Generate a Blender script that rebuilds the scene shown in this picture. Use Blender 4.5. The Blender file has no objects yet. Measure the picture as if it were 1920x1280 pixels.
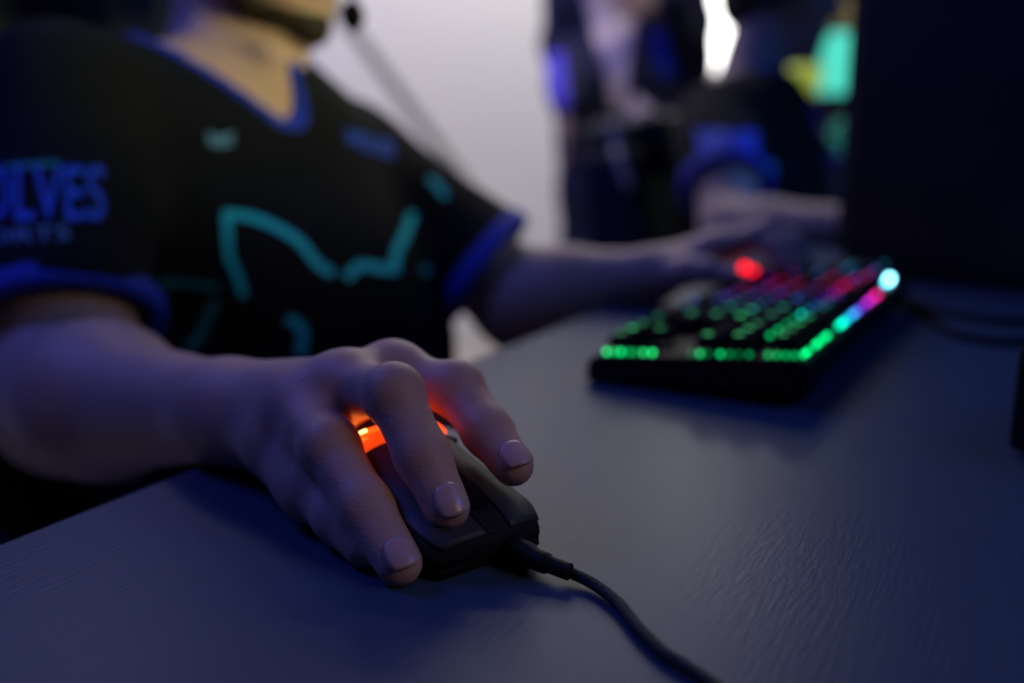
import bpy, bmesh, math, random
import numpy as np
from mathutils import Vector, Matrix
from mathutils.bvhtree import BVHTree
random.seed(4)
SC = bpy.context.scene
COL = SC.collection

# ------------------------------------------------------------------ camera, world, lights, exposure
CAM_H = 0.163
PITCH = math.atan(420 / 1867.0)
FPX = 1866.67
cd = bpy.data.cameras.new('camera'); cam = bpy.data.objects.new('camera', cd); COL.objects.link(cam)
cam.location = (0, 0, CAM_H); cam.rotation_euler = (math.pi / 2 - PITCH, 0, 0)
cd.lens = 35; cd.sensor_width = 36; cd.clip_start = 0.01; cd.clip_end = 60
cd.dof.use_dof = True; cd.dof.focus_distance = 0.368; cd.dof.aperture_fstop = 3.0
SC.camera = cam
SC.view_settings.view_transform = 'Standard'; SC.view_settings.look = 'None'
SC.view_settings.exposure = 0.0; SC.view_settings.gamma = 1.0
SC.view_settings.use_curve_mapping = False
w = bpy.data.worlds.new('world'); SC.world = w; w.use_nodes = True
w.node_tree.nodes['Background'].inputs[0].default_value = (0.25, 0.32, 0.6, 1)
w.node_tree.nodes['Background'].inputs[1].default_value = 0.02

def area(name, loc, target, size, col, power, sizey=None, spread=math.pi):
    l = bpy.data.lights.new(name, 'AREA'); l.energy = power; l.color = col
    l.shape = 'RECTANGLE'; l.size = size; l.size_y = sizey or size; l.spread = spread
    o = bpy.data.objects.new(name, l); COL.objects.link(o); o.location = loc
    o.rotation_euler = (Vector(target) - Vector(loc)).to_track_quat('-Z', 'Y').to_euler()
    return o
# added narrow light on face and neck, in place of an unseen screen
area('added_neck_light', (0.70, 0.50, 0.50), (-0.24, 0.92, 0.27), 0.35, (0.97, 1.0, 0.42), 0.30, 0.25, spread=0.50)
# added dim warm fill on the fingers, from over the camera's right shoulder
area('finger_fill', (0.70, -0.10, 0.70), (-0.01, 0.36, 0.03), 0.3, (1.0, 0.66, 0.46), 0.036, spread=0.5)
# blue stage wash from high on the left, behind the players, and from the right
area('stage_wash_blue', (-1.5, 0.9, 1.6), (-0.15, 0.5, 0.0), 0.7, (0.085, 0.14, 1.0), 12.5)
area('stage_wash_blue', (1.6, 0.2, 1.7), (-0.1, 0.9, 0.0), 0.8, (0.01, 0.20, 1.0), 6.5)
area('added_violet_light', (-0.7, 2.2, 1.3), (0.2, 2.7, 0.2), 0.4, (0.20, 0.16, 1.0), 0.9, spread=0.8)  # added violet light for the standing person's elbow, no source seen
area('added_warm_light', (0.35, 1.5, 1.7), (0.3, 2.7, 0.35), 0.4, (1.0, 0.85, 0.7), 0.45, spread=0.5)  # added dim fill to lift the standing person's shirt
# added blue fill on the second player's arms, in place of an unseen screen
area('second_arm_fill', (1.15, 1.25, 0.35), (0.5, 1.3, 0.02), 0.4, (0.10, 0.25, 1.0), 0.8, 0.25, spread=1.2)
# added lights out of view, washing the pale wall
area('wall_wash', (0.2, 3.0, 1.9), (0.3, 3.9, 0.3), 1.2, (1.0, 0.93, 0.80), 36)
area('wall_wash', (-1.4, 2.9, 1.9), (-0.8, 3.9, 0.4), 1.0, (0.70, 0.66, 1.0), 26)

# ------------------------------------------------------------------ helpers
cP, sP = math.cos(PITCH), math.sin(PITCH)
def V(px, py, z):
    "world point seen at pixel px,py at depth z (metres) along the lens axis"
    x = (px - 960) / FPX * z; v = (640 - py) / FPX * z
    return Vector((x, cP * z + sP * v, CAM_H - sP * z + cP * v))
def G(px, py, h=0.0):
    d = V(px, py, 1.0) - Vector((0, 0, CAM_H)); t = (h - CAM_H) / d.z
    return Vector((0, 0, CAM_H)) + d * t
U = Vector((0.5, 0.866, 0)); N = Vector((0.866, -0.5, 0)); Z = Vector((0, 0, 1))
FLOOR = -0.73

def tag(o, label=None, cat=None, group=None, kind=None):
    if label: o['label'] = label
    if cat: o['category'] = cat
    if group: o['group'] = group
    if kind: o['kind'] = kind
    return o
def empty(name, loc=(0, 0, 0), rz=0):
    o = bpy.data.objects.new(name, None); COL.objects.link(o); o.location = loc; o.rotation_euler = (0, 0, rz)
    o.empty_display_size = 0.05
    return o
def link(name, me, mat=None, parent=None, smooth=False):
    if mat is not None:
        me.materials.clear(); me.materials.append(mat)
    if smooth: me.polygons.foreach_set('use_smooth', [True] * len(me.polygons))
    o = bpy.data.objects.new(name, me); COL.objects.link(o)
    if parent is not None: o.parent = parent
    return o
def obj(name, bm, mat, parent=None, smooth=False, rn=True):
    if rn: bmesh.ops.recalc_face_normals(bm, faces=bm.faces)
    me = bpy.data.meshes.new(name); bm.to_mesh(me); bm.free()
    o = link(name, me, mat, parent, smooth)
    return o
def rel(o, parent):
    "parent o, whose mesh is in world coordinates, to an empty standing elsewhere"
    o.parent = parent; o.matrix_parent_inverse = parent.matrix_basis.inverted(); return o

def box(bm, c, s, M=None, bev=0.0, seg=2):
    "box centred c, size s; M optional 4x4 transform"
    r = bmesh.ops.create_cube(bm, size=1.0)
    vs = r['verts']
    bmesh.ops.scale(bm, vec=s, verts=vs); bmesh.ops.translate(bm, vec=c, verts=vs)
    if bev:
        es = list({e for v in vs for e in v.link_edges})
        rr = bmesh.ops.bevel(bm, geom=es, offset=bev, segments=seg, affect='EDGES', profile=0.6)
        vs = list({v for f in rr['faces'] for v in f.verts} | {v for v in vs if v.is_valid})
    if M is not None: bmesh.ops.transform(bm, matrix=M, verts=vs)
    return vs
def spline(pts, n=8):
    P = [Vector(p) for p in pts]; out = []
    for i in range(len(P) - 1):
        p0 = P[max(i - 1, 0)]; p1 = P[i]; p2 = P[i + 1]; p3 = P[min(i + 2, len(P) - 1)]
        for k in range(n):
            t = k / n
            out.append(0.5 * ((2 * p1) + (p2 - p0) * t + (2 * p0 - 5 * p1 + 4 * p2 - p3) * t * t + (3 * p1 - p0 - 3 * p2 + p3) * t ** 3))
    out.append(P[-1]); return out
def tube(bm, pts, r, seg=10, close=False, cap=True):
    n = len(pts); rs = r if isinstance(r, (list, tuple)) else [r] * n
    rings = []; ref = None
    for i, p in enumerate(pts):
        a = pts[(i - 1) % n] if (close or i > 0) else p; b = pts[(i + 1) % n] if (close or i < n - 1) else p
        t = (b - a).normalized()
        if ref is None:
            ref = t.orthogonal().normalized()
        ref = (ref - t * ref.dot(t)).normalized(); s = t.cross(ref)
        rings.append([bm.verts.new(p + (ref * math.cos(q) + s * math.sin(q)) * rs[i]) for q in [2 * math.pi * k / seg for k in range(seg)]])
    m = n if close else n - 1
    for i in range(m):
        A = rings[i]; B = rings[(i + 1) % n]
        for k in range(seg): bm.faces.new((A[k], A[(k + 1) % seg], B[(k + 1) % seg], B[k]))
    if cap and not close:
        bm.faces.new(rings[0]); bm.faces.new(rings[-1])
def lathe(bm, prof, M=None, seg=24):
    rings = []
    for r, z in prof:
        rings.append([bm.verts.new((max(r, 1e-4) * math.cos(2 * math.pi * k / seg), max(r, 1e-4) * math.sin(2 * math.pi * k / seg), z)) for k in range(seg)])
    for A, B in zip(rings[:-1], rings[1:]):
        for k in range(seg): bm.faces.new((A[k], A[(k + 1) % seg], B[(k + 1) % seg], B[k]))
    bm.faces.new(rings[0]); bm.faces.new(rings[-1])
    if M is not None: bmesh.ops.transform(bm, matrix=M, verts=[v for R in rings for v in R])

# ------------------------------------------------------------------ materials
def mat(name, col, rough=0.6, spec=0.5, metal=0.0, emit=None, es=0.0, noise=0.0, nscale=40.0, bump=0.0, bscale=200.0, sss=0.0, stretch=None, sheen=0.0, bdist=0.001):
    m = bpy.data.materials.new(name); m.use_nodes = True
    nt = m.node_tree; b = nt.nodes['Principled BSDF']
    b.inputs['Base Color'].default_value = (*col, 1); b.inputs['Roughness'].default_value = rough
    b.inputs['Specular IOR Level'].default_value = spec; b.inputs['Metallic'].default_value = metal
    if sheen: b.inputs['Sheen Weight'].default_value = sheen
    if emit: b.inputs['Emission Color'].default_value = (*emit, 1); b.inputs['Emission Strength'].default_value = es
    if sss:
        b.inputs['Subsurface Weight'].default_value = sss; b.inputs['Subsurface Scale'].default_value = 0.004
        b.inputs['Subsurface Radius'].default_value = (1.0, 0.35, 0.2)
    src = None
    if noise or bump:
        tc = nt.nodes.new('ShaderNodeTexCoord'); mp = nt.nodes.new('ShaderNodeMapping')
        nt.links.new(tc.outputs['Object'], mp.inputs['Vector'])
        if stretch: mp.inputs['Scale'].default_value = stretch[0]; mp.inputs['Rotation'].default_value = stretch[1]
        src = mp.outputs['Vector']
    if noise:
        n = nt.nodes.new('ShaderNodeTexNoise'); n.inputs['Scale'].default_value = nscale; n.inputs['Detail'].default_value = 4
        nt.links.new(src, n.inputs['Vector'])
        mx = nt.nodes.new('ShaderNodeMix'); mx.data_type = 'RGBA'
        mx.inputs['A'].default_value = tuple(c * (1 - noise) for c in col) + (1,)
        mx.inputs['B'].default_value = tuple(min(1, c * (1 + noise)) for c in col) + (1,)
        nt.links.new(n.outputs['Fac'], mx.inputs['Factor']); nt.links.new(mx.outputs['Result'], b.inputs['Base Color'])
    if bump:
        n2 = nt.nodes.new('ShaderNodeTexNoise'); n2.inputs['Scale'].default_value = bscale; n2.inputs['Detail'].default_value = 3
        nt.links.new(src, n2.inputs['Vector'])
        bp = nt.nodes.new('ShaderNodeBump'); bp.inputs['Strength'].default_value = bump; bp.inputs['Distance'].default_value = bdist
        nt.links.new(n2.outputs['Fac'], bp.inputs['Height']); nt.links.new(bp.outputs['Normal'], b.inputs['Normal'])
    return m
ang = math.atan2(U.y, U.x)
M_table = mat('laminate', (0.046, 0.084, 0.140), 0.38, 0.20, noise=0.10, nscale=130, bump=0.25, bscale=330, stretch=((0.30, 1.6, 1), (0, 0, 0)), bdist=0.0006)  # grey laminate with the blue light put into its base colour
M_edge = mat('table_edging', (0.22, 0.22, 0.23), 0.5)
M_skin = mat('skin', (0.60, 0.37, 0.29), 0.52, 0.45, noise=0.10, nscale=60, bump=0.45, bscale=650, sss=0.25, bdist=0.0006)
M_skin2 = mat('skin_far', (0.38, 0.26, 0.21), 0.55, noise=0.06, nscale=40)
M_nail = mat('nail', (0.66, 0.42, 0.38), 0.28, 0.6)
M_jersey = mat('jersey_cloth', (0.008, 0.008, 0.012), 0.9, 0.15, noise=0.3, nscale=30, bump=0.3, bscale=700)
M_blue = mat('blue_trim', (0.015, 0.045, 0.50), 0.7, 0.3, bump=0.3, bscale=600)
M_print = mat('cyan_print', (0.03, 0.62, 0.85), 0.6, 0.3)
M_printdim = mat('cyan_print_faded', (0.015, 0.26, 0.34), 0.65, 0.3)
M_letter = mat('blue_print', (0.03, 0.12, 0.85), 0.6, 0.3)
M_pale = mat('pale_print', (0.12, 0.28, 0.50), 0.6, 0.3)
M_trouser = mat('trouser_cloth', (0.010, 0.011, 0.016), 0.9, 0.2, noise=0.2, nscale=30)
M_hair = mat('dark_hair', (0.035, 0.022, 0.014), 0.7, 0.3, noise=0.4, nscale=160, bump=0.8, bscale=500)
M_black = mat('black_plastic', (0.010, 0.010, 0.012), 0.6, 0.22, bump=0.15, bscale=900)
M_blackm = mat('black_matte', (0.007, 0.007, 0.009), 0.9, 0.12)
M_grip = mat('mouse_grip', (0.010, 0.010, 0.012), 0.7, 0.35, bump=0.5, bscale=1400)
M_shell = mat('mouse_shell', (0.042, 0.042, 0.044), 0.50, 0.45, bump=0.2, bscale=1600)
M_foam = mat('foam', (0.006, 0.006, 0.007), 0.95, 0.1, bump=0.8, bscale=500)
M_leather = mat('black_leatherette', (0.012, 0.012, 0.016), 0.5, 0.4, bump=0.3, bscale=220)
M_chairblue = mat('blue_leatherette', (0.015, 0.04, 0.35), 0.5, 0.4, bump=0.3, bscale=220)
M_metal = mat('dark_metal', (0.05, 0.05, 0.06), 0.35, metal=0.8)
M_wall = mat('wall_paint', (0.80, 0.79, 0.80), 0.85, noise=0.05, nscale=0.9, bump=0.1, bscale=30)
M_floor = mat('floor_vinyl', (0.42, 0.39, 0.35), 0.5, noise=0.15, nscale=3)
M_ceil = mat('ceiling_paint', (0.04, 0.04, 0.06), 0.9)
M_white = mat('white_frame', (0.7, 0.7, 0.7), 0.5)
M_greypole = mat('grey_strap', (0.33, 0.33, 0.34), 0.7)
M_window = mat('daylight_pane', (1, 1, 1), 0.3, emit=(1.0, 0.98, 0.94), es=5.0)
M_tee = mat('beige_cotton', (0.62, 0.55, 0.48), 0.9, noise=0.15, nscale=20)
M_navy = mat('navy_jacket', (0.010, 0.012, 0.035), 0.8, 0.3, noise=0.3, nscale=12)
M_panel = mat('case_panel', (0.008, 0.010, 0.022), 0.45, 0.4)
M_orange = mat('orange_light', (0.9, 0.2, 0.05), 0.4, emit=(1.0, 0.055, 0.003), es=2.8)
M_hot = mat('amber_light', (0.9, 0.4, 0.1), 0.4, emit=(1.0, 0.38, 0.07), es=11.0)
M_diff = mat('orange_diffuser', (0.75, 0.12, 0.03), 0.3, 0.5, emit=(1.0, 0.06, 0.003), es=0.8)

# ------------------------------------------------------------------ implicit surfaces -> one continuous mesh
def axis(segs):
    out = []
    for a, b, d in segs:
        n = max(1, int(round((b - a) / d))); out += list(np.linspace(a, b, n, endpoint=False))
    out.append(segs[-1][1]); return np.array(out, dtype=np.float64)
def vec(p): return np.array([p[0], p[1], p[2]], dtype=np.float32)
class Cone:
    "tapered limb from a to b; squash flattens it along direction sd by factor sf"
    def __init__(s, a, b, ra, rb, k=0.01, sd=None, sf=1.0): s.a, s.b, s.ra, s.rb, s.k, s.sd, s.sf = vec(a), vec(b), ra, rb, k, sd, sf
    def bounds(s, m):
        r = max(s.ra, s.rb) * max(1, 1 / max(s.sf, 1e-3) if s.sf < 1 else 1) + m + s.k
        return np.minimum(s.a, s.b) - r, np.maximum(s.a, s.b) + r
    def d(s, X, Y, W):
        ba = s.b - s.a; L = float(ba @ ba) + 1e-12
        x, y, z = X - s.a[0], Y - s.a[1], W - s.a[2]
        t = np.clip((x * ba[0] + y * ba[1] + z * ba[2]) / L, 0, 1)
        x = x - t * ba[0]; y = y - t * ba[1]; z = z - t * ba[2]
        if s.sd is not None:
            q = (x * s.sd[0] + y * s.sd[1] + z * s.sd[2]) * (s.sf - 1)
            x = x + q * s.sd[0]; y = y + q * s.sd[1]; z = z + q * s.sd[2]
        return np.sqrt(x * x + y * y + z * z) - (s.ra + t * (s.rb - s.ra))
class Ell:
    def __init__(s, c, radii, axes=None, k=0.01):
        s.c = vec(c); s.r = np.array(radii, dtype=np.float32); s.k = k
        s.ax = [vec(a) for a in (axes or ((1, 0, 0), (0, 1, 0), (0, 0, 1)))]
    def bounds(s, m):
        r = float(s.r.max()) + m + s.k; return s.c - r, s.c + r
    def d(s, X, Y, W):
        x, y, z = X - s.c[0], Y - s.c[1], W - s.c[2]
        q = [(x * a[0] + y * a[1] + z * a[2]) for a in s.ax]
        k0 = np.sqrt(sum((q[i] / s.r[i]) ** 2 for i in range(3))) + 1e-6
        k1 = np.sqrt(sum((q[i] / s.r[i] ** 2) ** 2 for i in range(3))) + 1e-6
        return k0 * (k0 - 1) / k1
def field(prims, xs, ys, zs, off=0.0):
    F = np.full((len(xs), len(ys), len(zs)), 0.2, dtype=np.float32)
    for p in prims:
        lo, hi = p.bounds(abs(off) + 0.02)
        i0, i1 = np.searchsorted(xs, lo[0]), np.searchsorted(xs, hi[0]); j0, j1 = np.searchsorted(ys, lo[1]), np.searchsorted(ys, hi[1]); k0, k1 = np.searchsorted(zs, lo[2]), np.searchsorted(zs, hi[2])
        if i0 >= i1 or j0 >= j1 or k0 >= k1: continue
        X = xs[i0:i1, None, None].astype(np.float32); Y = ys[None, j0:j1, None].astype(np.float32); W = zs[None, None, k0:k1].astype(np.float32)
        b = p.d(X, Y, W); a = F[i0:i1, j0:j1, k0:k1]
        h = np.clip(0.5 + 0.5 * (a - b) / p.k, 0, 1)
        F[i0:i1, j0:j1, k0:k1] = a + (b - a) * h - p.k * h * (1 - h)
    return F - off
def nets(name, F, xs, ys, zs, relax=2):
    F = F.copy(); F[0] = F[-1] = 0.1; F[:, 0] = F[:, -1] = 0.1; F[:, :, 0] = F[:, :, -1] = 0.1
    S = F < 0
    cnt = np.zeros(tuple(n - 1 for n in F.shape), dtype=np.uint8)
    offs = [(a, b, c) for a in (0, 1) for b in (0, 1) for c in (0, 1)]
    sh = F.shape
    for a, b, c in offs: cnt += S[a:sh[0] - 1 + a, b:sh[1] - 1 + b, c:sh[2] - 1 + c]
    act = (cnt > 0) & (cnt < 8)
    I, J, K = np.nonzero(act)
    idx = np.full(act.shape, -1, dtype=np.int32); idx[I, J, K] = np.arange(len(I))
    P = np.zeros((len(I), 3)); C = np.zeros(len(I))
    ax = (xs, ys, zs)
    for d in range(3):
        o1, o2 = [q for q in range(3) if q != d]
        for e1 in (0, 1):
            for e2 in (0, 1):
                c0 = [I, J, K]; c0[o1] = c0[o1] + e1; c0[o2] = c0[o2] + e2
                c1 = list(c0); c1[d] = c1[d] + 1
                f0 = F[c0[0], c0[1], c0[2]]; f1 = F[c1[0], c1[1], c1[2]]
                m = (f0 < 0) != (f1 < 0); t = np.where(m, f0 / np.where(m, f0 - f1, 1), 0)
                pos = [ax[q][c0[q]] for q in range(3)]; pos[d] = pos[d] + t * (ax[d][c1[d]] - ax[d][c0[d]])
                for q in range(3): P[:, q] += np.where(m, pos[q], 0)
                C += m
    P /= C[:, None]
    quads = []
    for d in range(3):
        o1, o2 = (d + 1) % 3, (d + 2) % 3
        sl0 = [slice(None)] * 3; sl1 = [slice(None)] * 3; sl0[d] = slice(0, -1); sl1[d] = slice(1, None)
        A = S[tuple(sl0)]; B = S[tuple(sl1)]; ch = A != B
        q = list(np.nonzero(ch)); ok = (q[o1] > 0) & (q[o2] > 0) & (q[o1] < sh[o1] - 1) & (q[o2] < sh[o2] - 1)
        q = [v[ok] for v in q]
        def at(e1, e2):
            c = list(q); c[o1] = c[o1] - e1; c[o2] = c[o2] - e2; return idx[c[0], c[1], c[2]]
        Q = np.stack([at(1, 1), at(0, 1), at(0, 0), at(1, 0)], 1)
        fl = ~A[q[0], q[1], q[2]]; Q[fl] = Q[fl][:, ::-1]
        quads.append(Q)
    Q = np.concatenate(quads); Q = Q[(Q >= 0).all(1)]
    for _ in range(relax):
        acc = np.zeros_like(P); n = np.zeros(len(P))
        for a in range(4):
            for b in (1, 3):
                np.add.at(acc, Q[:, a], P[Q[:, (a + b) % 4]]); np.add.at(n, Q[:, a], 1)
        n[n == 0] = 1; P = P * 0.5 + acc / n[:, None] * 0.5
    me = bpy.data.meshes.new(name)
    me.vertices.add(len(P)); me.vertices.foreach_set('co', P.astype(np.float32).ravel())
    me.loops.add(len(Q) * 4); me.loops.foreach_set('vertex_index', Q.astype(np.int32).ravel())
    me.polygons.add(len(Q)); me.polygons.foreach_set('loop_start', np.arange(0, len(Q) * 4, 4, dtype=np.int32))
    me.polygons.foreach_set('use_smooth', np.ones(len(Q), dtype=bool))
    me.update(calc_edges=True); me.validate()
    return me
def uni(lo, hi, d): return axis([(lo[0], hi[0], d)]), axis([(lo[1], hi[1], d)]), axis([(lo[2], hi[2], d)])
def cloth(name, outer, inner, lo, hi, d, keep=None, folds=0.0, off=0.0, seed=0, relax=2, thick=None):
    "cloth shell: outer prims minus inner prims, clipped by keep(X,Y,Z) > 0"
    xs, ys, zs = uni(lo, hi, d)
    F = field(outer, xs, ys, zs, off)
    X = xs[:, None, None]; Y = ys[None, :, None]; W = zs[None, None, :]
    if folds:
        r = np.random.RandomState(seed)
        for k in range(7):
            f = r.uniform(16, 55); dv = r.normal(size=3); dv /= np.linalg.norm(dv); f2 = r.uniform(5, 14); dw = r.normal(size=3)
            F += (folds / 2.6 * np.sin(f * (dv[0] * X + dv[1] * Y + dv[2] * W) + 1.7 * np.sin(f2 * (dw[0] * X + dw[1] * Y + dw[2] * W)) + k)).astype(np.float32)
    if thick: F = np.maximum(F, -(F + thick))
    if inner is not None:
        F = np.maximum(F, -field(inner, xs, ys, zs))
    if keep is not None: F = np.maximum(F, -keep(X, Y, W).astype(np.float32))
    return nets(name, F, xs, ys, zs, relax)

# ------------------------------------------------------------------ the room
def plane_box(name, lo, hi, m):
    bm = bmesh.new(); lo = Vector(lo); hi = Vector(hi); box(bm, (lo + hi) / 2, hi - lo)
    return tag(obj(name, bm, m), kind='structure')
plane_box('floor', (-3.2, -1.6, FLOOR - 0.1), (3.2, 4.0, FLOOR), M_floor)
plane_box('ceiling', (-3.2, -1.6, 2.3), (3.2, 4.0, 2.4), M_ceil)
plane_box('wall_left', (-3.3, -1.6, FLOOR), (-3.2, 4.0, 2.3), M_ceil)
plane_box('wall_right', (3.2, -1.6, FLOOR), (3.3, 4.0, 2.3), M_ceil)
plane_box('wall_front', (-3.2, -1.7, FLOOR), (3.2, -1.6, 2.3), M_ceil)
# back wall with a window hole
wx0, wx1, wz0, wz1, WY = 0.64, 1.06, 0.315, 1.6, 3.9
bm = bmesh.new()
for lo, hi in (((-3.2, WY, FLOOR), (wx0, WY + 0.1, 2.3)), ((wx1, WY, FLOOR), (3.2, WY + 0.1, 2.3)), ((wx0, WY, FLOOR), (wx1, WY + 0.1, wz0)), ((wx0, WY, wz1), (wx1, WY + 0.1, 2.3))):
    lo = Vector(lo); hi = Vector(hi); box(bm, (lo + hi) / 2, hi - lo)
tag(obj('wall_back', bm, M_wall), kind='structure')
win = empty('window_1', ((wx0 + wx1) / 2, WY, wz0)); tag(win, kind='structure')
bm = bmesh.new(); box(bm, (0, 0.07, (wz1 - wz0) / 2), (wx1 - wx0, 0.01, wz1 - wz0)); obj('pane', bm, M_window, win)
bm = bmesh.new(); hw = (wx1 - wx0) / 2; hh = wz1 - wz0
for c, s in (((-hw, 0.05, hh / 2), (0.04, 0.08, hh + 0.04)), ((hw, 0.05, hh / 2), (0.04, 0.08, hh + 0.04)), ((0, 0.05, 0), (2 * hw, 0.08, 0.04)), ((0, 0.05, hh), (2 * hw, 0.08, 0.04))): box(bm, c, s)
obj('window_frame', bm, M_white, win)
bm = bmesh.new(); box(bm, (0, -0.03, -0.03), (2 * hw + 0.1, 0.12, 0.025), bev=0.004); obj('window_sill', bm, M_white, win)
bm = bmesh.new(); box(bm, (0, WY - 0.01, FLOOR + 0.05), (6.4, 0.02, 0.1), bev=0.004); tag(obj('baseboard_back', bm, M_white), kind='structure')
# slanting grey strap stretched in front of the wall
bm = bmesh.new(); a = V(575, -60, 3.0); b = V(1010, 530, 3.55)
d = (b - a).normalized(); M = Matrix.Translation((a + b) / 2) @ d.to_track_quat('X', 'Z').to_matrix().to_4x4()
box(bm, (0, 0, 0), ((b - a).length + 1.0, 0.006, 0.040), M, bev=0.002)
tag(obj('webbing_strap', bm, M_greypole), 'long grey webbing strap slanting down across the pale back wall', 'strap')

# ------------------------------------------------------------------ table
E0 = G(0, 1018); E1 = G(940, 652)                 # two points on its near-left edge
edir = (E1 - E0).normalized(); edir.z = 0; eperp = Vector((edir.y, -edir.x, 0))
TM = Matrix(((edir.x, eperp.x, 0, E0.x), (edir.y, eperp.y, 0, E0.y), (0, 0, 1, 0), (0, 0, 0, 1)))
tb = empty('gaming_table', E0 + Vector((0, 0, FLOOR))); tb.rotation_euler = (0, 0, math.atan2(edir.y, edir.x))
tag(tb, 'long grey laminate table, blue light put into its colour, carrying the mouse and the backlit keyboard', 'table')
# local x = along the edge, local y = -eperp
def tloc(x, y, z): return (x, -y, z - FLOOR)
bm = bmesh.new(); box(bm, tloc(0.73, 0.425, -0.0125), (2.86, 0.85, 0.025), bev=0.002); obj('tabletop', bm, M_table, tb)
bm = bmesh.new(); box(bm, tloc(0.73, -0.001, -0.0125), (2.85, 0.003, 0.021), bev=0.0008); obj('edge_band', bm, M_edge, tb)
for x in (-0.6, 0.73, 2.06):
    for y in (0.06, 0.79):
        bm = bmesh.new(); box(bm, tloc(x, y, (FLOOR - 0.025) / 2), (0.04, 0.04, -FLOOR - 0.025), bev=0.003); obj('leg', bm, M_metal, tb)
bm = bmesh.new(); box(bm, tloc(0.73, 0.74, -0.05), (2.66, 0.02, 0.05)); obj('cross_rail', bm, M_metal, tb)

# ------------------------------------------------------------------ hands
def R4(p, q): return (Vector(p) - Vector(q))
def finger(prims, nails, mcp, pip, dip, tip, r0, r1, r2, r3, k=0.005, dorsal=None):
    prims.append(Cone(mcp, pip, r0, r1 * 0.99, k)); prims.append(Cone(pip, dip, r1, r2, k)); prims.append(Cone(dip, tip, r2, r3, k))
    prims.append(Ell(pip, (r1 * 1.0,) * 3, k=k))
    ax = (Vector(tip) - Vector(dip)).normalized()
    if dorsal is None: dorsal = (Vector(mcp) - 2 * Vector(pip) + Vector(dip)) * -1
    dz = (dorsal - ax * dorsal.dot(ax)).normalized()
    nails.append((Vector(tip), ax, dz, r3))
def bendmid(p, t, up, f=0.52, lift=0.006): return Vector(p).lerp(Vector(t), f) + Vector(up).normalized() * lift
def nail_mesh(tip, ax, dz, r):
    bm = bmesh.new(); sx = ax.cross(dz); g = []
    L = r * 1.45; nl, nw = 11, 9
    for i in range(nl):
        a = i / (nl - 1); row = []
        for j in range(nw):
            q = (j / (nw - 1) - 0.5) * 2
            hw_ = 0.98 * (1 - 0.22 * max(0, (0.35 - a) / 0.35) ** 2 - 0.10 * max(0, (a - 0.85) / 0.15))
            ph = q * hw_ * 0.80
            ll = -0.62 * r + a * L - 0.12 * L * (q * q) * (1 if a > 0.5 else -1) * abs(a - 0.5) * 2
            rr = r * (1.005 + 0.010 * a - 0.22 * max(0, ll / r) ** 2)
            row.append(bm.verts.new(tip + ax * ll + dz * (rr * math.cos(ph)) + sx * (rr * math.sin(ph) * 0.98)))
        g.append(row)
    for i in range(nl - 1):
        for j in range(nw - 1): bm.faces.new((g[i][j], g[i][j + 1], g[i + 1][j + 1], g[i + 1][j]))
    bmesh.ops.recalc_face_normals(bm, faces=bm.faces)
    r_ = bmesh.ops.solidify(bm, geom=bm.faces[:], thickness=0.0005)
    return bm

# --- right hand of the near player, on the mouse
rw = V(436, 772, 0.478)
RH = dict(
    idx=(V(736, 704, 0.436), V(856, 728, 0.418), None, V(962, 872, 0.388)),
    mid=(V(650, 724, 0.420), V(738, 738, 0.388), None, V(838, 950, 0.366)),
    rng=(V(568, 766, 0.424), V(618, 838, 0.392), None, V(748, 1055, 0.357)),
    pky=(V(526, 822, 0.432), V(584, 912, 0.402), None, V(684, 1028, 0.370)),
)
body1 = []; nails1 = []
dorsR = Vector((0.15, -0.25, 1)).normalized()
rad = dict(idx=(0.0112, 0.0106, 0.0097, 0.0083), mid=(0.0114, 0.0109, 0.0101, 0.0087), rng=(0.0112, 0.0109, 0.0100, 0.0086), pky=(0.0104, 0.0096, 0.0088, 0.0076))
for key in ('idx', 'mid', 'rng', 'pky'):
    m, p, _, t = RH[key]
    out = (t - m).cross(p - m); dors = -((m + t) / 2 - p).normalized()
    d = bendmid(p, t, dors, 0.56, {'idx': -0.0004, 'mid': -0.0004, 'rng': 0.0008, 'pky': 0.0015}[key])
    finger(body1, nails1, m, p, d, t, *rad[key], dorsal=Vector((0.14, -0.48, 0.85)))
    body1.append(Ell(m, (rad[key][0] * 1.14,) * 3, k=0.010))
    # metacarpal fan
    w0 = rw + (m - rw) * 0.12
    body1.append(Cone(w0, m, 0.0165, rad[key][0] * 1.05, 0.012))
    # tendon
    body1.append(Cone(w0.lerp(m, 0.25) + dorsR * 0.011, m + dorsR * 0.0045, 0.0045, 0.0055, 0.006))
# heel of the palm, thumb ball
mI, mM, mR, mP = [RH[k][0] for k in ('idx', 'mid', 'rng', 'pky')]
body1.append(Cone(rw, (mM + mR) / 2, 0.020, 0.012, 0.012))
body1.append(Cone(rw + Vector((0.01, 0.01, -0.004)), (mR + mP) / 2 - Z * 0.008, 0.017, 0.010, 0.012))
body1.append(Cone(mR.lerp(RH['rng'][1], 0.5) - Z * 0.002, mP.lerp(RH['pky'][1], 0.7) - Z * 0.002, 0.0105, 0.0095, 0.012))
body1.append(Cone(mP, rw + Vector((0.012, -0.010, -0.002)), 0.0125, 0.018, 0.012))
body1.append(Cone(mP - Z * 0.006, RH['pky'][1] - Z * 0.004, 0.0115, 0.0095, 0.010))
# web between knuckles
body1.append(Cone(mI, mM, 0.0095, 0.0095, 0.008)); body1.append(Cone(mM, mR, 0.0095, 0.0095, 0.008)); body1.append(Cone(mR, mP, 0.009, 0.009, 0.008))
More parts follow.
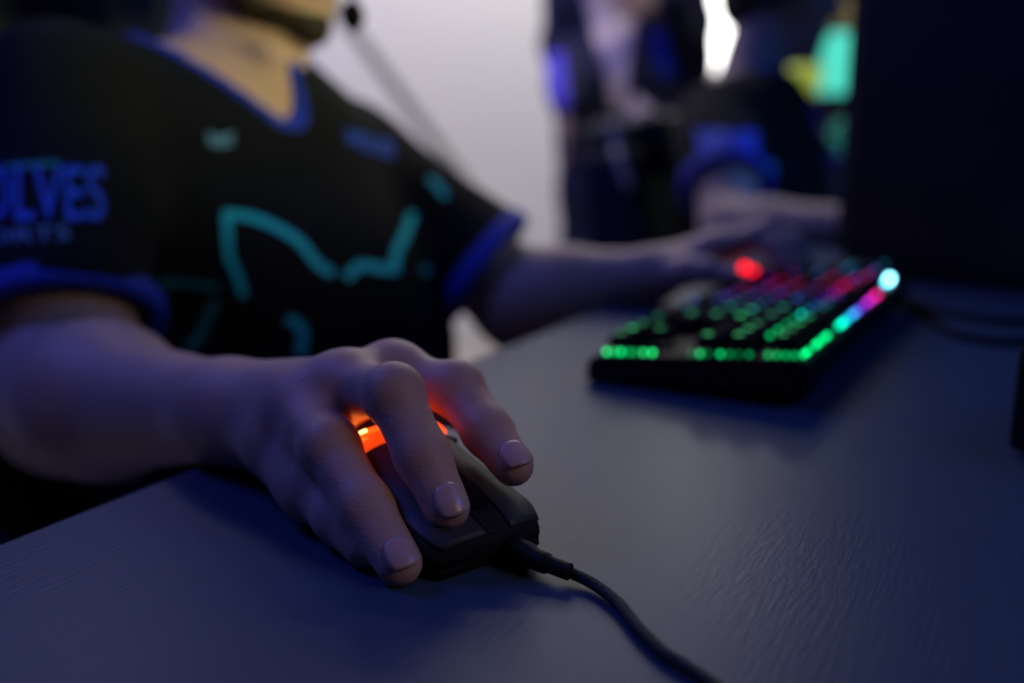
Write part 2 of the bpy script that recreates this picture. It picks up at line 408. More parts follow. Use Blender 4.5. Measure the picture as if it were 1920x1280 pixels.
# thumb along the far side of the mouse
tc_, tm_, ti_, tt_ = rw + Vector((0.022, 0.008, -0.002)), Vector((-0.068, 0.462, 0.030)), Vector((-0.033, 0.463, 0.030)), Vector((-0.008, 0.441, 0.022))
body1 += [Cone(tc_, tm_, 0.0165, 0.0125, 0.014), Cone(tm_, ti_, 0.0122, 0.0108, 0.006), Cone(ti_, tt_, 0.0108, 0.0086, 0.006), Cone(tm_, mI - Z * 0.01, 0.010, 0.009, 0.012)]
nails1.append((tt_, (tt_ - ti_).normalized(), Vector((0.5, 0.6, 0.6)).normalized(), 0.0086))
# --- right arm
rs_ = V(110, 205, 0.84); re_ = V(126, 752, 0.655)
fdir = (rw - re_).normalized()
body1 += [Cone(rw - fdir * 0.012, rw + fdir * 0.012, 0.0235, 0.0215, 0.012, vec(Z), 1.10),
          Cone(re_.lerp(rw, 0.30) , rw - fdir * 0.01, 0.0415, 0.0240, 0.012), Cone(re_, re_.lerp(rw, 0.32), 0.0440, 0.0425, 0.02),
          Ell(re_.lerp(rw, 0.22) + Z * 0.006, (0.046, 0.046, 0.043), k=0.02),
          Cone(rs_, re_, 0.050, 0.046, 0.02), Ell(re_.lerp(rs_, 0.30), (0.045, 0.045, 0.045), k=0.02)]
# --- left arm
ls_ = V(655, 305, 1.10); le_ = V(982, 568, 0.940); lw = V(1208, 520, 0.885)
body1 += [Cone(ls_, le_, 0.048, 0.043, 0.02), Cone(le_, le_.lerp(lw, 0.35), 0.046, 0.044, 0.02), Cone(le_.lerp(lw, 0.3), lw, 0.043, 0.026, 0.015)]
LH = dict(
    idx=(V(1338, 466, 0.862), V(1418, 444, 0.850), V(1474, 498, 0.832)),
    mid=(V(1352, 456, 0.886), V(1440, 432, 0.876), V(1496, 492, 0.862)),
    rng=(V(1362, 454, 0.908), V(1448, 434, 0.902), V(1506, 486, 0.892)),
    pky=(V(1368, 462, 0.930), V(1446, 446, 0.930), V(1500, 480, 0.925)))
for key in LH:
    m, p, t = LH[key]; d = bendmid(p, t, Vector((0.6, -0.2, 0.8)), 0.55, 0.004)
    finger(body1, nails1, m, p, d, t, *rad[key], dorsal=Vector((0.6, -0.1, 0.7)))
    body1.append(Cone(lw, m, 0.018, rad[key][0] * 1.15, 0.012))
body1 += [Cone(lw + Vector((0.01, -0.01, 0)), V(1288, 508, 0.850), 0.017, 0.0125, 0.012), Cone(V(1288, 508, 0.850), V(1330, 508, 0.838), 0.0122, 0.0108, 0.006), Cone(V(1330, 508, 0.838), V(1366, 518, 0.828), 0.0108, 0.0088, 0.006)]
nails1.append((V(1366, 518, 0.828), (V(1366, 518, 0.828) - V(1330, 508, 0.838)).normalized(), Vector((0, -0.5, 0.8)).normalized(), 0.0088))

# ------------------------------------------------------------------ heads
def head_prims(C, f, u):
    f = f.normalized(); u = (u - f * u.dot(f)).normalized(); l = u.cross(f)
    P = [Ell(C + u * 0.030 - f * 0.010, (0.096, 0.077, 0.090), (f, l, u), 0.01),
         Ell(C + f * 0.035 - u * 0.030, (0.062, 0.058, 0.072), (f, l, u), 0.025),
         Ell(C + f * 0.052 - u * 0.072, (0.040, 0.044, 0.038), (f, l, u), 0.022),
         Ell(C + f * 0.080 - u * 0.096, (0.016, 0.019, 0.016), (f, l, u), 0.014),
         Cone(C + f * 0.090 + u * 0.012, C + f * 0.110 - u * 0.028, 0.007, 0.012, 0.008),
         Ell(C + f * 0.100 - u * 0.030, (0.012, 0.017, 0.009), (f, l, u), 0.006),
         Cone(C + f * 0.088 + u * 0.026 + l * 0.035, C + f * 0.088 + u * 0.026 - l * 0.035, 0.009, 0.009, 0.01),
         Ell(C + f * 0.093 - u * 0.056, (0.009, 0.024, 0.005), (f, l, u), 0.005),
         Ell(C + f * 0.092 - u * 0.066, (0.009, 0.021, 0.006), (f, l, u), 0.005)]
    for s in (-1, 1):
        P.append(Ell(C + l * 0.080 * s - f * 0.008 - u * 0.005, (0.018, 0.007, 0.030), (f, l, u), 0.006))
        P.append(Ell(C + l * 0.048 * s + f * 0.062 - u * 0.022, (0.024, 0.02, 0.022), (f, l, u), 0.02))
    return P, f, u, l
def head_extras(C, f, u, l, person, sub, beard=True, d=0.004, cut=0.0):
    S = [Ell(C + u * 0.036 - f * 0.014, (0.104, 0.086, 0.096), (f, l, u), 0.01), Ell(C - f * 0.05 - u * 0.03, (0.05, 0.066, 0.05), (f, l, u), 0.03)]
    fo, uo, co = vec(f), vec(u), vec(C)
    def keep(X, Y, W):
        a = (X - co[0]) * fo[0] + (Y - co[1]) * fo[1] + (W - co[2]) * fo[2]; b = (X - co[0]) * uo[0] + (Y - co[1]) * uo[1] + (W - co[2]) * uo[2]
        return np.maximum(-(a - 0.01), b - 0.065 + 0 * a)
    me = cloth('hair', S, None, C - Vector((.15,) * 3), C + Vector((.15,) * 3), d, keep, folds=0.0025, seed=3)
    link('hair', me, M_hair, person)
    if beard:
        B = [Ell(C + f * 0.050 - u * 0.072, (0.045, 0.051, 0.043), (f, l, u), 0.022), Ell(C + f * 0.081 - u * 0.097, (0.020, 0.023, 0.019), (f, l, u), 0.014),
             Cone(C + l * 0.068 + f * 0.01 - u * 0.02, C + l * 0.045 + f * 0.04 - u * 0.075, 0.012, 0.014, 0.02), Cone(C - l * 0.068 + f * 0.01 - u * 0.02, C - l * 0.045 + f * 0.04 - u * 0.075, 0.012, 0.014, 0.02)]
        def keepb(X, Y, W):
            a = (X - co[0]) * fo[0] + (Y - co[1]) * fo[1] + (W - co[2]) * fo[2]; b = (X - co[0]) * uo[0] + (Y - co[1]) * uo[1] + (W - co[2]) * uo[2]
            return np.minimum(-(b + 0.080 - 0.9 * np.clip(0.06 - a, 0, .06)), 0.2)
        me = cloth('beard', B, None, C - Vector((.15,) * 3), C + Vector((.15,) * 3), d, keepb, folds=0.002, seed=5)
        link('beard', me, M_hair, person)
    for s in (-1, 1):
        bm = bmesh.new(); bmesh.ops.create_uvsphere(bm, u_segments=16, v_segments=10, radius=0.012, matrix=Matrix.Translation(C + f * 0.080 + l * 0.031 * s + u * 0.010))
        e = obj('eye', bm, M_white, person, True)
        bm = bmesh.new(); bmesh.ops.create_uvsphere(bm, u_segments=12, v_segments=8, radius=0.0062, matrix=Matrix.Translation(C + f * 0.0865 + l * 0.031 * s + u * 0.009))
        obj('iris', bm, M_blackm, e, True)
        bm = bmesh.new(); tube(bm, spline([C + f * 0.094 + l * 0.014 * s + u * 0.030, C + f * 0.096 + l * 0.030 * s + u * 0.035, C + f * 0.086 + l * 0.048 * s + u * 0.029], 4), 0.0035, 6)
        obj('eyebrow', bm, M_hair, person, True)
def headset(C, f, u, l, label, group, miclen=True, mic=None, mblue=True):
    t = empty('gaming_headset', C); tag(t, label, 'headset', group)
    inv = t.matrix_basis.inverted
    def put(n, bm, m, par=t, sm=True):
        for v in bm.verts: v.co = v.co - C
        return obj(n, bm, m, par, sm)
    bm = bmesh.new(); pts = [C + l * (0.100 * math.sin(a)) + u * (0.015 + 0.128 * math.cos(a)) - f * 0.01 for a in np.linspace(-1.6, 1.6, 25)]
    tube(bm, pts, 0.009, 10); put('headband', bm, M_black)
    for s in (-1, 1):
        c = C + l * 0.094 * s - f * 0.008 - u * 0.002
        M = Matrix.Translation(c) @ (l * s).to_track_quat('Z', 'Y').to_matrix().to_4x4()
        bm = bmesh.new(); lathe(bm, [(0.0, 0.018), (0.030, 0.018), (0.038, 0.012), (0.041, 0.0), (0.038, -0.003)], M, 28); cup = put('ear_cup', bm, M_black)
        bm = bmesh.new(); lathe(bm, [(0.022, -0.014), (0.036, -0.014), (0.041, -0.009), (0.039, -0.003), (0.022, -0.003)], M, 28); put('ear_cushion', bm, M_leather)
        bm = bmesh.new(); lathe(bm, [(0.016, 0.0185), (0.019, 0.0200), (0.022, 0.0185)], M, 28); put('cup_ring', bm, M_blue, cup)
    if mic is not None:
        a = C + l * 0.100 - u * 0.035 if mic[1] > 0 else C - l * 0.100 - u * 0.035
        b = mic[0]
        bm = bmesh.new(); tube(bm, spline([a, a.lerp(b, 0.45) + (a - C).normalized() * 0.02 + u * 0.004, b + (u * 0.020)], 8), 0.0022, 8); tube(bm, [b + u * 0.021, b + u * 0.004], 0.0022, 8); put('mic_boom', bm, M_black)
        bm = bmesh.new(); bmesh.ops.create_icosphere(bm, subdivisions=3, radius=1.0, matrix=Matrix.Translation(b) @ Matrix.Diagonal((0.0105, 0.0105, 0.0135, 1))); put('mic_foam', bm, M_foam)
    return t

# ------------------------------------------------------------------ the near player
nb = V(425, 120, 0.985)                # base of the neck
C1 = V(474, -152, 0.955)               # head centre
hp, f1, u1, l1 = head_prims(C1, Vector((0.86, -0.48, -0.10)), Vector((0.10, 0.0, 1)))
body1 += hp
body1 += [Cone(nb - Z * 0.03, C1 - u1 * 0.05 - f1 * 0.012, 0.066, 0.056, 0.02)]
lat = (ls_ - rs_); lat.z = 0; lat.normalize(); tf = Vector((lat.y, -lat.x, 0))     # lateral, torso facing
mid = (rs_ + ls_) / 2
body1 += [Cone(nb - Z * 0.045, rs_ + lat * 0.05 + Z * 0.015, 0.045, 0.045, 0.03), Cone(nb - Z * 0.045, ls_ - lat * 0.05 + Z * 0.015, 0.045, 0.045, 0.03),
          Ell(mid - Z * 0.06 + tf * 0.02, (0.150, 0.100, 0.15), (lat, tf, Z), 0.04), Ell(mid - Z * 0.22 + tf * 0.05, (0.115, 0.085, 0.15), (lat, tf, Z), 0.04)]
xs = axis([(-0.56, -0.150, 0.0055), (-0.150, 0.014, 0.00145), (0.014, 0.10, 0.0055), (0.10, 0.29, 0.0028)])
ys = axis([(0.29, 0.52, 0.00145), (0.52, 0.80, 0.0055), (0.80, 0.97, 0.0028), (0.97, 1.34, 0.0055)])
zs = axis([(-0.42, -0.004, 0.0055), (-0.004, 0.085, 0.00145), (0.085, 0.52, 0.0055)])
me = nets('person', field(body1, xs, ys, zs), xs, ys, zs, 2)
pl1 = link('person', me, M_skin)
tag(pl1, 'seated bearded player in a black and blue jersey, right hand on the mouse', 'person')
for t, a, dz, r in nails1:
    obj('fingernail', nail_mesh(t, a, dz, r), M_nail, pl1, True)
head_extras(C1, f1, u1, l1, pl1, None)
headset(C1, f1, u1, l1, 'black headset worn by the near bearded player, foam microphone before his chin', None, mic=(V(661, 30, 0.86), -1))

def halfspace(p, n):
    n = vec(n); p = vec(p)
    return lambda X, Y, W: (X - p[0]) * n[0] + (Y - p[1]) * n[1] + (W - p[2]) * n[2]
def jersey(person, rs, ls, re, le, nb, Vb, tf, lat, mid, d, hemR, hemL, lo, hi, belly=(), seed=1, tilt=0.0, nL=None, neck=None):
    srf, slf = (re - rs).normalized(), (le - ls).normalized(); hnR = (srf * (1 - tilt) - Z * tilt).normalized(); hnL = nL.normalized() if nL else slf
    hR = rs + srf * hemR; hL = ls + slf * hemL
    J = [Cone(nb - Z * 0.055, rs + lat * 0.02, 0.058, 0.062, 0.04), Cone(nb - Z * 0.055, ls - lat * 0.02, 0.058, 0.062, 0.04),
         Ell(mid - Z * 0.08 + tf * 0.02, (0.185, 0.125, 0.17), (lat, tf, Z), 0.05), Ell(mid - Z * 0.24 + tf * 0.05, (0.160, 0.130, 0.19), (lat, tf, Z), 0.05)] + list(belly)
    sleeves = [Cone(rs, hR + srf * 0.03, 0.067, 0.063, 0.03), Cone(ls, hL + slf * 0.03, 0.063, 0.064, 0.03)]
    arms = [Cone(rs + srf * 0.08, re, 0.055, 0.052, 0.01), Cone(ls + slf * 0.08, le, 0.055, 0.052, 0.01)]
    cutter = [Cone(nb + Z * 0.10, nb - Z * 0.004, 0.110, 0.078, 0.01), Cone(neck or (nb + Z * 0.005), Vb, 0.070, 0.014, 0.02)]
    kR, kL = halfspace(hR, -hnR), halfspace(hL, -hnL)
    nr, nl = halfspace(rs + srf * 0.06, -srf), halfspace(ls + slf * 0.06, -slf)
    xs, ys, zs = uni(lo, hi, d); X = xs[:, None, None]; Y = ys[None, :, None]; W = zs[None, None, :]
    F = field(J + sleeves, xs, ys, zs)
    r = np.random.RandomState(seed)
    for k in range(7):
        f = r.uniform(16, 50); dv = r.normal(size=3); dv /= np.linalg.norm(dv); f2 = r.uniform(5, 14); dw = r.normal(size=3)
        F += (0.0017 * np.sin(f * (dv[0] * X + dv[1] * Y + dv[2] * W) + 1.7 * np.sin(f2 * (dw[0] * X + dw[1] * Y + dw[2] * W)) + k)).astype(np.float32)
    nearR = field([Cone(rs, re + srf * 0.1, 0.1, 0.1)], xs, ys, zs); nearL = field([Cone(ls, le + slf * 0.1, 0.1, 0.1)], xs, ys, zs)
    kr = kR(X, Y, W).astype(np.float32); kl = kL(X, Y, W).astype(np.float32)
    A = field(arms, xs, ys, zs)
    torso = field(J, xs, ys, zs)
    cut = np.minimum(np.maximum(nearR, 0) * 0 + 1, 1)
    # past the hem planes only the torso stays
    T = F
    outR = (nearR < 0) & (kr < 0); outL = (nearL < 0) & (kl < 0)
    T = np.where(outR, np.maximum(torso, np.minimum(-kr, 0.05) * 0 + torso), T); T = np.where(outL, torso, T)
    T = np.maximum(T, np.where(((nearR < 0) & (kr < 0.035)) | ((nearL < 0) & (kl < 0.035)), -A, -0.2))
    Cf = field(cutter, xs, ys, zs)
    body = np.maximum(T, -Cf)
    me = nets('jersey', body, xs, ys, zs, 2); jo = link('jersey', me, M_jersey, person)
    # collar band
    band = np.maximum(np.maximum(T - 0.0022, -Cf), Cf - 0.0125)
    link('collar', nets('collar', band, xs, ys, zs, 1), M_blue, jo)
    # sleeve cuffs on a finer grid
    for h, sd, s0, e0, r0 in ((hR, hnR, rs, re, 0.071), (hL, hnL, ls, le, 0.067)):
        dd = min(d, 0.0035); x2, y2, z2 = uni(h - Vector((.11,) * 3), h + Vector((.11,) * 3), dd)
        Fc = field(sleeves, x2, y2, z2, 0.0045); X2 = x2[:, None, None]; Y2 = y2[None, :, None]; W2 = z2[None, None, :]
        hs = halfspace(h, -sd)(X2, Y2, W2).astype(np.float32)
        Fc = np.maximum(Fc, -field(arms, x2, y2, z2, 0.004)); Fc = np.maximum(Fc, -(hs + 0.002)); Fc = np.maximum(Fc, hs - 0.017)
        link('sleeve_cuff', nets('sleeve_cuff', Fc, x2, y2, z2, 1), M_blue, jo)
    return jo
Vb = V(540, 196, 0.885)
belly1 = [Ell(V(580, 560, 0.95), (0.140, 0.120, 0.12), (lat, tf, Z), 0.05), Cone(V(560, 650, 0.95), V(695, 690, 0.97), 0.090, 0.078, 0.05)]
jer1 = jersey(pl1, rs_, ls_, re_, le_, nb, Vb, tf, lat, mid, 0.0048, 0.246, 0.240, (-0.60, 0.50, -0.36), (0.13, 1.36, 0.33), belly1, tilt=0.30, nL=Vector((0.75, -0.15, -0.55)), neck=V(395, 105, 0.93))

def trousers(person, hip, lat, tf, kneeL, kneeR, d=0.008, name='trousers'):
    h = Vector(hip)
    P = [Ell(h, (0.175, 0.13, 0.12), (lat, tf, Z), 0.05)]
    for s, kn in ((1, kneeL), (-1, kneeR)):
        a = h + lat * 0.09 * s; ft = Vector((kn.x, kn.y, FLOOR + 0.06)) - tf * 0.05
        P += [Cone(a, kn, 0.088, 0.066, 0.04), Cone(kn, ft, 0.064, 0.05, 0.03)]
    allp = [h, kneeL, kneeR]
    lo = Vector((min(p.x for p in allp) - .26, min(p.y for p in allp) - .26, FLOOR + 0.03)); hi = Vector((max(p.x for p in allp) + .26, max(p.y for p in allp) + .26, h.z + 0.16))
    o = link(name, cloth(name, P, None, lo, hi, d, None, folds=0.004, seed=8), M_trouser, person)
    for kn in (kneeL, kneeR):
        ft = Vector((kn.x, kn.y, FLOOR)) - tf * 0.05
        S = [Cone(ft + Z * 0.045, ft + tf * 0.15 + Z * 0.03, 0.044, 0.032, 0.02)]
        me = cloth('shoe', S, None, ft - Vector((.22, .22, 0)), ft + Vector((.22, .22, 0.12)), 0.006); link('shoe', me, M_blackm, person)
    return o
hip1 = mid + Vector((0, 0, -0.40)) + tf * 0.06
trousers(pl1, hip1, lat, tf, hip1 + tf * 0.42 + lat * 0.13 - Z * 0.0, hip1 + tf * 0.42 - lat * 0.10 - Z * 0.0)

# ---- prints laid on the cloth
def surf(o):
    me = o.data; return BVHTree.FromPolygons([v.co.copy() for v in me.vertices], [tuple(p.vertices) for p in me.polygons])
def hitpx(bvh, px, py):
    o = Vector((0, 0, CAM_H)); d = (V(px, py, 1.0) - o).normalized(); r = bvh.ray_cast(o, d)
    return (r[0], r[1]) if r[0] is not None else None
bvh1 = surf(jer1)
def stripe(bvh, pts, wd, m, parent, name='printed_line', lift=0.0012):
    P = spline([Vector((x, y, 0)) for x, y in pts], 10) if len(pts) > 2 else [Vector((pts[0][0], pts[0][1], 0)).lerp(Vector((pts[1][0], pts[1][1], 0)), t / 10) for t in range(11)]
    bm = bmesh.new(); prev = None
    for i, p in enumerate(P):
        a = P[max(i - 1, 0)]; b = P[min(i + 1, len(P) - 1)]; t = (b - a); n = Vector((-t.y, t.x, 0)).normalized()
        row = []
        for s in (-0.5, -0.17, 0.17, 0.5):
            h = hitpx(bvh, p.x + n.x * wd * s, p.y + n.y * wd * s)
            if h is None: row = None; break
            nn = h[1] if h[1].dot(Vector((0, 0, CAM_H)) - h[0]) > 0 else -h[1]
            row.append(bm.verts.new(h[0] + nn * lift))
        if row and prev:
            for k in range(3):
                if (row[k].co - prev[k].co).length < 0.05: bm.faces.new((prev[k], prev[k + 1], row[k + 1], row[k]))
        prev = row
    for v in [v for v in bm.verts if not v.link_faces]: bm.verts.remove(v)
    return obj(name, bm, m, parent, True, rn=False)
def print_text(bvh, txt, x0, x1, ytop, ybot, slope, m, parent, name, bold=1.0, lift=0.0013):
    c = bpy.data.curves.new(name, 'FONT'); c.body = txt; c.size = 1.0; c.offset = 0.02 * bold; c.resolution_u = 3
    o = bpy.data.objects.new(name, c); COL.objects.link(o)
    bpy.context.view_layer.update(); dg = bpy.context.evaluated_depsgraph_get(); me = bpy.data.meshes.new_from_object(o.evaluated_get(dg))
    bpy.data.objects.remove(o); bm = bmesh.new(); bm.from_mesh(me)
    bmesh.ops.remove_doubles(bm, verts=bm.verts, dist=1e-4)
    bmesh.ops.triangulate(bm, faces=bm.faces)
    for _ in range(3):
        bmesh.ops.subdivide_edges(bm, edges=[e for e in bm.edges if e.calc_length() > 0.12], cuts=1, use_grid_fill=False); bmesh.ops.triangulate(bm, faces=bm.faces)
    mx0 = min(v.co.x for v in bm.verts); mx1 = max(v.co.x for v in bm.verts); my0 = min(v.co.y for v in bm.verts); my1 = max(v.co.y for v in bm.verts)
    bad = []
    for v in bm.verts:
        a = (v.co.x - mx0) / (mx1 - mx0); b = (v.co.y - my0) / (my1 - my0)
        px = x0 + (x1 - x0) * a; py = ybot + (ytop - ybot) * b + slope * (px - x1)
        h = hitpx(bvh, px, py)
        if h is None: bad.append(v); continue
        nn = h[1] if h[1].dot(Vector((0, 0, CAM_H)) - h[0]) > 0 else -h[1]
        v.co = h[0] + nn * lift
    bmesh.ops.delete(bm, geom=bad, context='VERTS')
    bmesh.ops.delete(bm, geom=[f for f in bm.faces if max(e.calc_length() for e in f.edges) > 0.05], context='FACES')
    return obj(name, bm, m, parent, False, rn=False)
L_ = lambda pts, wd, m: stripe(bvh1, pts, wd, m, jer1)
L_([(458, 556), (446, 515), (432, 485), (427, 440), (425, 398)], 16, M_print)
L_([(420, 402), (470, 408), (520, 428), (562, 455), (592, 492), (624, 514)], 16, M_print)
L_([(648, 522), (668, 502), (682, 498), (735, 508)], 17, M_print)
L_([(738, 512), (742, 475), (758, 440), (774, 400)], 17, M_print)
L_([(788, 507), (806, 507)], 16, M_printdim)
L_([(302, 528), (350, 531), (412, 538)], 12, M_printdim)
L_([(408, 562), (392, 590), (378, 625), (352, 656)], 16, M_printdim)
L_([(538, 596), (560, 608), (568, 628), (562, 668)], 18, M_print)
L_([(388, 252), (412, 262), (436, 252)], 9, M_pale); L_([(390, 266), (412, 272), (436, 268)], 8, M_pale)
print_text(bvh1, 'WOLVES', 648, 738, 268, 300, 0.30, M_letter, jer1, 'chest_lettering')
print_text(bvh1, 'WOLVES', -135, 196, 312, 416, 0.0, M_letter, jer1, 'sleeve_lettering', 0.5)
print_text(bvh1, 'ESPORTS', -120, 132, 424, 452, -0.05, M_pale, jer1, 'small_sleeve_lettering', 0.6)
L_([(0, 316), (50, 312), (112, 308)], 10, M_printdim)
L_([(806, 335), (822, 352), (836, 372)], 14, M_print)

# ------------------------------------------------------------------ mouse
m_dir = Vector((0.64, -0.768, 0)).normalized(); m_lat = Vector((0.768, 0.64, 0)).normalized()
mf = G(938, 1066)
MM = Matrix(((m_dir.x, m_lat.x, 0, mf.x), (m_dir.y, m_lat.y, 0, mf.y), (0, 0, 1, 0), (0, 0, 0, 1)))
ML = 0.122
mouse = empty('computer_mouse', mf); mouse.rotation_euler = (0, 0, math.atan2(m_dir.y, m_dir.x))
tag(mouse, 'black wired gaming mouse with an orange glow under the player\'s right hand', 'mouse')
Hs = ([0, .04, .12, .3, .5, .65, .8, .92, 1.0], [.0150, .0185, .0218, .0285, .0360, .0385, .0350, .0240, .0080])
Ws = ([0, .03, .08, .2, .4, .6, .78, .92, .98, 1.0], [.0235, .0275, .0290, .0288, .0278, .0300, .0325, .0270, .0180, .0060])
def sm(x, T):
    X, Yv = T; 
    return float(np.interp(x, X, Yv)) * 0.5 + 0.25 * float(np.interp(x - 0.035, X, Yv)) + 0.25 * float(np.interp(x + 0.035, X, Yv))
def mpt(s, ph, off=0.0):
    "mouse skin: s 0 front .. 1 rear, ph -90..90 deg across"
    H = sm(s, Hs) + off; Wd = sm(s, Ws) + off; q = math.radians(ph)
    yy = math.copysign(abs(math.sin(q)) ** 0.80, q); zz = abs(math.cos(q)) ** 0.62
    zb = 0.40 * H
    fr = 0.0045 * (yy * yy) if s < 0.5 else 0
    return Vector((-s * ML - fr, yy * Wd, zb + (H - zb) * zz))
def put_local(bm, name, m, parent=mouse, smooth=True): 
    return obj(name, bm, m, parent, smooth)
# left-hand side in local coordinates: +y of the frame is lateral; empty's own rotation gives local x=m_dir, y=perp(+90)= m_lat
bm = bmesh.new(); rows = []
NS, NP = 48, 36
for i in range(NS + 1):
    s = i / NS; row = []
    for j in range(NP + 1):
        ph = -90 + 180 * j / NP; row.append(bm.verts.new(mpt(s, ph, -0.0012)))
    # down the sides
    a = row[0].co; b = row[-1].co; lo_ = []
    left = [bm.verts.new((a.x, a.y * (1 - 0.02 * math.sin(k / 4 * math.pi)), a.z * (1 - k / 4) + 0.0015)) for k in range(4, 0, -1)]
    right = [bm.verts.new((b.x, b.y * (1 - 0.02 * math.sin(k / 4 * math.pi)), b.z * (1 - k / 4) + 0.0015)) for k in range(1, 5)]
    rows.append(left + row + right)
for A, B in zip(rows[:-1], rows[1:]):
    for k in range(len(A) - 1): bm.faces.new((A[k], A[k + 1], B[k + 1], B[k]))
for A, B in zip(rows[:-1], rows[1:]): bm.faces.new((A[0], B[0], B[-1], A[-1]))
for rr_, dx_ in ((rows[0], 0.0006), (rows[-1], -0.001)):
    cv = bm.verts.new(Vector((sum(v.co.x for v in rr_) / len(rr_) + dx_, 0, 0.0065)))
    for k in range(len(rr_)): bm.faces.new((rr_[k], rr_[(k + 1) % len(rr_)], cv))
put_local(bm, 'side_shell', M_grip)
def mpatch(name, s0, s1, p0, p1, m, off=0.0, th=0.0016, n1=22, n2=16, slant=0):
    bm = bmesh.new(); g = []
    for i in range(n1 + 1):
        a = i / n1; row = []
        for j in range(n2 + 1):
            b = j / n2; ph = p0 + (p1 - p0) * b
            row.append(bm.verts.new(mpt(s0 + (s1 - s0) * a, ph, off)))
        g.append(row)
    for i in range(n1):
        for j in range(n2): bm.faces.new((g[i][j], g[i][j + 1], g[i + 1][j + 1], g[i + 1][j]))
    bmesh.ops.recalc_face_normals(bm, faces=bm.faces)
    if sum(f.normal.z for f in bm.faces) < 0: bmesh.ops.reverse_faces(bm, faces=bm.faces)
    bmesh.ops.solidify(bm, geom=bm.faces[:], thickness=th)
    return put_local(bm, name, m)
mpatch('left_button', 0.0, 0.50, 9, 62, M_shell); mpatch('right_button', 0.0, 0.50, -62, -9, M_shell)
mpatch('palm_shell', 0.610, 0.97, -58, 58, M_shell)
mpatch('centre_strip', 0.0, 0.50, -7.5, 7.5, M_grip, -0.0004)
mpatch('light_diffuser', 0.512, 0.585, -66, 66, M_diff, -0.0002)
bm = bmesh.new(); wc = mpt(0.17, 0); Mw = Matrix.Translation((wc.x, 0, wc.z - 0.0065)) @ Matrix.Rotation(math.pi / 2, 4, 'X')
lathe(bm, [(0.0085, -0.0038), (0.0105, -0.0030), (0.0105, 0.0030), (0.0085, 0.0038)], Mw, 28); put_local(bm, 'scroll_wheel', M_blackm)
bm = bmesh.new(); tube(bm, [mpt(0.597, p, 0.0003) for p in np.linspace(-64, 64, 40)], 0.0012, 8); put_local(bm, 'light_strip', M_orange)
for p0 in (-46, -30):
    bm = bmesh.new(); tube(bm, [mpt(0.594, p, 0.0011) for p in np.linspace(p0, p0 + 13, 6)], 0.0008, 6); put_local(bm, 'light_spot', M_hot)
# cable boot and braided cable
inv = Matrix.Translation(mf) @ Matrix.Rotation(math.atan2(m_dir.y, m_dir.x), 4, 'Z'); inv = inv.inverted()
c0 = Vector((0.0, 0.006, 0.0065)); bt = [c0 + Vector((-0.004, 0, 0)), inv @ (G(1000, 1046, 0.0062)), inv @ (G(1030, 1058, 0.0058)), inv @ G(1068, 1072, 0.005)]
bm = bmesh.new(); tube(bm, spline(bt, 5), [0.0050] * 5 + [0.0040] * 5 + [0.0032] * 6, 12); bo = put_local(bm, 'cable_boot', M_black)
cp = [inv @ p for p in (G(1060, 1069, 0.0042), G(1110, 1093, 0.0030), G(1158, 1130, 0.0025), G(1195, 1175, 0.0025), G(1240, 1220, 0.0025), G(1290, 1252, 0.0025), G(1345, 1290, 0.0025), G(1480, 1400, 0.0025))]
bm = bmesh.new(); tube(bm, spline(cp, 10), 0.0021, 10); put_local(bm, 'cable', mat('braided_cable', (0.012, 0.013, 0.018), 0.7, bump=0.9, bscale=900))

# ------------------------------------------------------------------ keyboard
kb0 = G(1098, 716); KA = edir.copy(); KB = eperp.copy()
LEN, DEP = 0.352, 0.138
kb = empty('backlit_keyboard', kb0); kb.rotation_euler = (0, 0, math.atan2(KA.y, KA.x))
tag(kb, 'black tenkeyless keyboard with green, blue and red lit keys under the left hand', 'keyboard')
def top(b): return 0.0175 + 0.0135 * b / DEP
def kl(a, b, h): return Vector((a, -b, h))
bm = bmesh.new()
prof = [(0.000, 0.001), (0.000, 0.012), (0.004, 0.0168), (0.010, top(0.010)), (0.132, top(0.132)), (0.1375, top(0.132) - 0.003), (DEP, 0.020), (0.134, 0.008)]
A = [bm.verts.new(kl(0, b, h)) for b, h in prof]; B = [bm.verts.new(kl(LEN, b, h)) for b, h in prof]
for k in range(len(prof)): bm.faces.new((A[k], A[(k + 1) % len(prof)], B[(k + 1) % len(prof)], B[k]))
bm.faces.new(A); bm.faces.new(B); bmesh.ops.bevel(bm, geom=[e for e in bm.edges], offset=0.0012, segments=2, affect='EDGES'); obj('case', bm, M_black, kb)
for a in (0.02, LEN - 0.06):
    bm = bmesh.new(); box(bm, kl(a + 0.02, 0.122, 0.006), (0.04, 0.018, 0.012), bev=0.002); obj('tilt_foot', bm, M_black, kb)
bm = bmesh.new(); box(bm, kl(-0.001, 0.07, 0.0), (0.002, 0.01, 0.002)); bm.free()
LEDC = {}
def ledmat(c, s):
    key = (tuple(round(x, 2) for x in c), round(s, 2))
    if key not in LEDC: LEDC[key] = mat('key_light', tuple(x * 0.5 for x in c), 0.4, emit=c, es=s)
    return LEDC[key]
stops = [(0.0, (0.0, 1.0, 0.22)), (0.085, (0.0, 1.0, 0.28)), (0.115, (0.0, 0.9, 0.65)), (0.14, (0.02, 0.40, 1.0)), (0.165, (0.10, 0.08, 1.0)), (0.195, (0.45, 0.03, 0.9)), (0.225, (1.0, 0.02, 0.35)), (0.26, (1.0, 0.0, 0.02)), (0.285, (0.5, 0.05, 0.7)), (0.31, (0.02, 0.3, 1.0)), (0.352, (0.0, 0.8, 1.0))]
def ramp(a):
    a = round(a / 0.019) * 0.019
    for (x0, c0), (x1, c1) in zip(stops[:-1], stops[1:]):
        if a <= x1:
            t = max(0, (a - x0) / (x1 - x0)); return tuple(p + (q - p) * t for p, q in zip(c0, c1))
    return stops[-1][1]
caps = {}
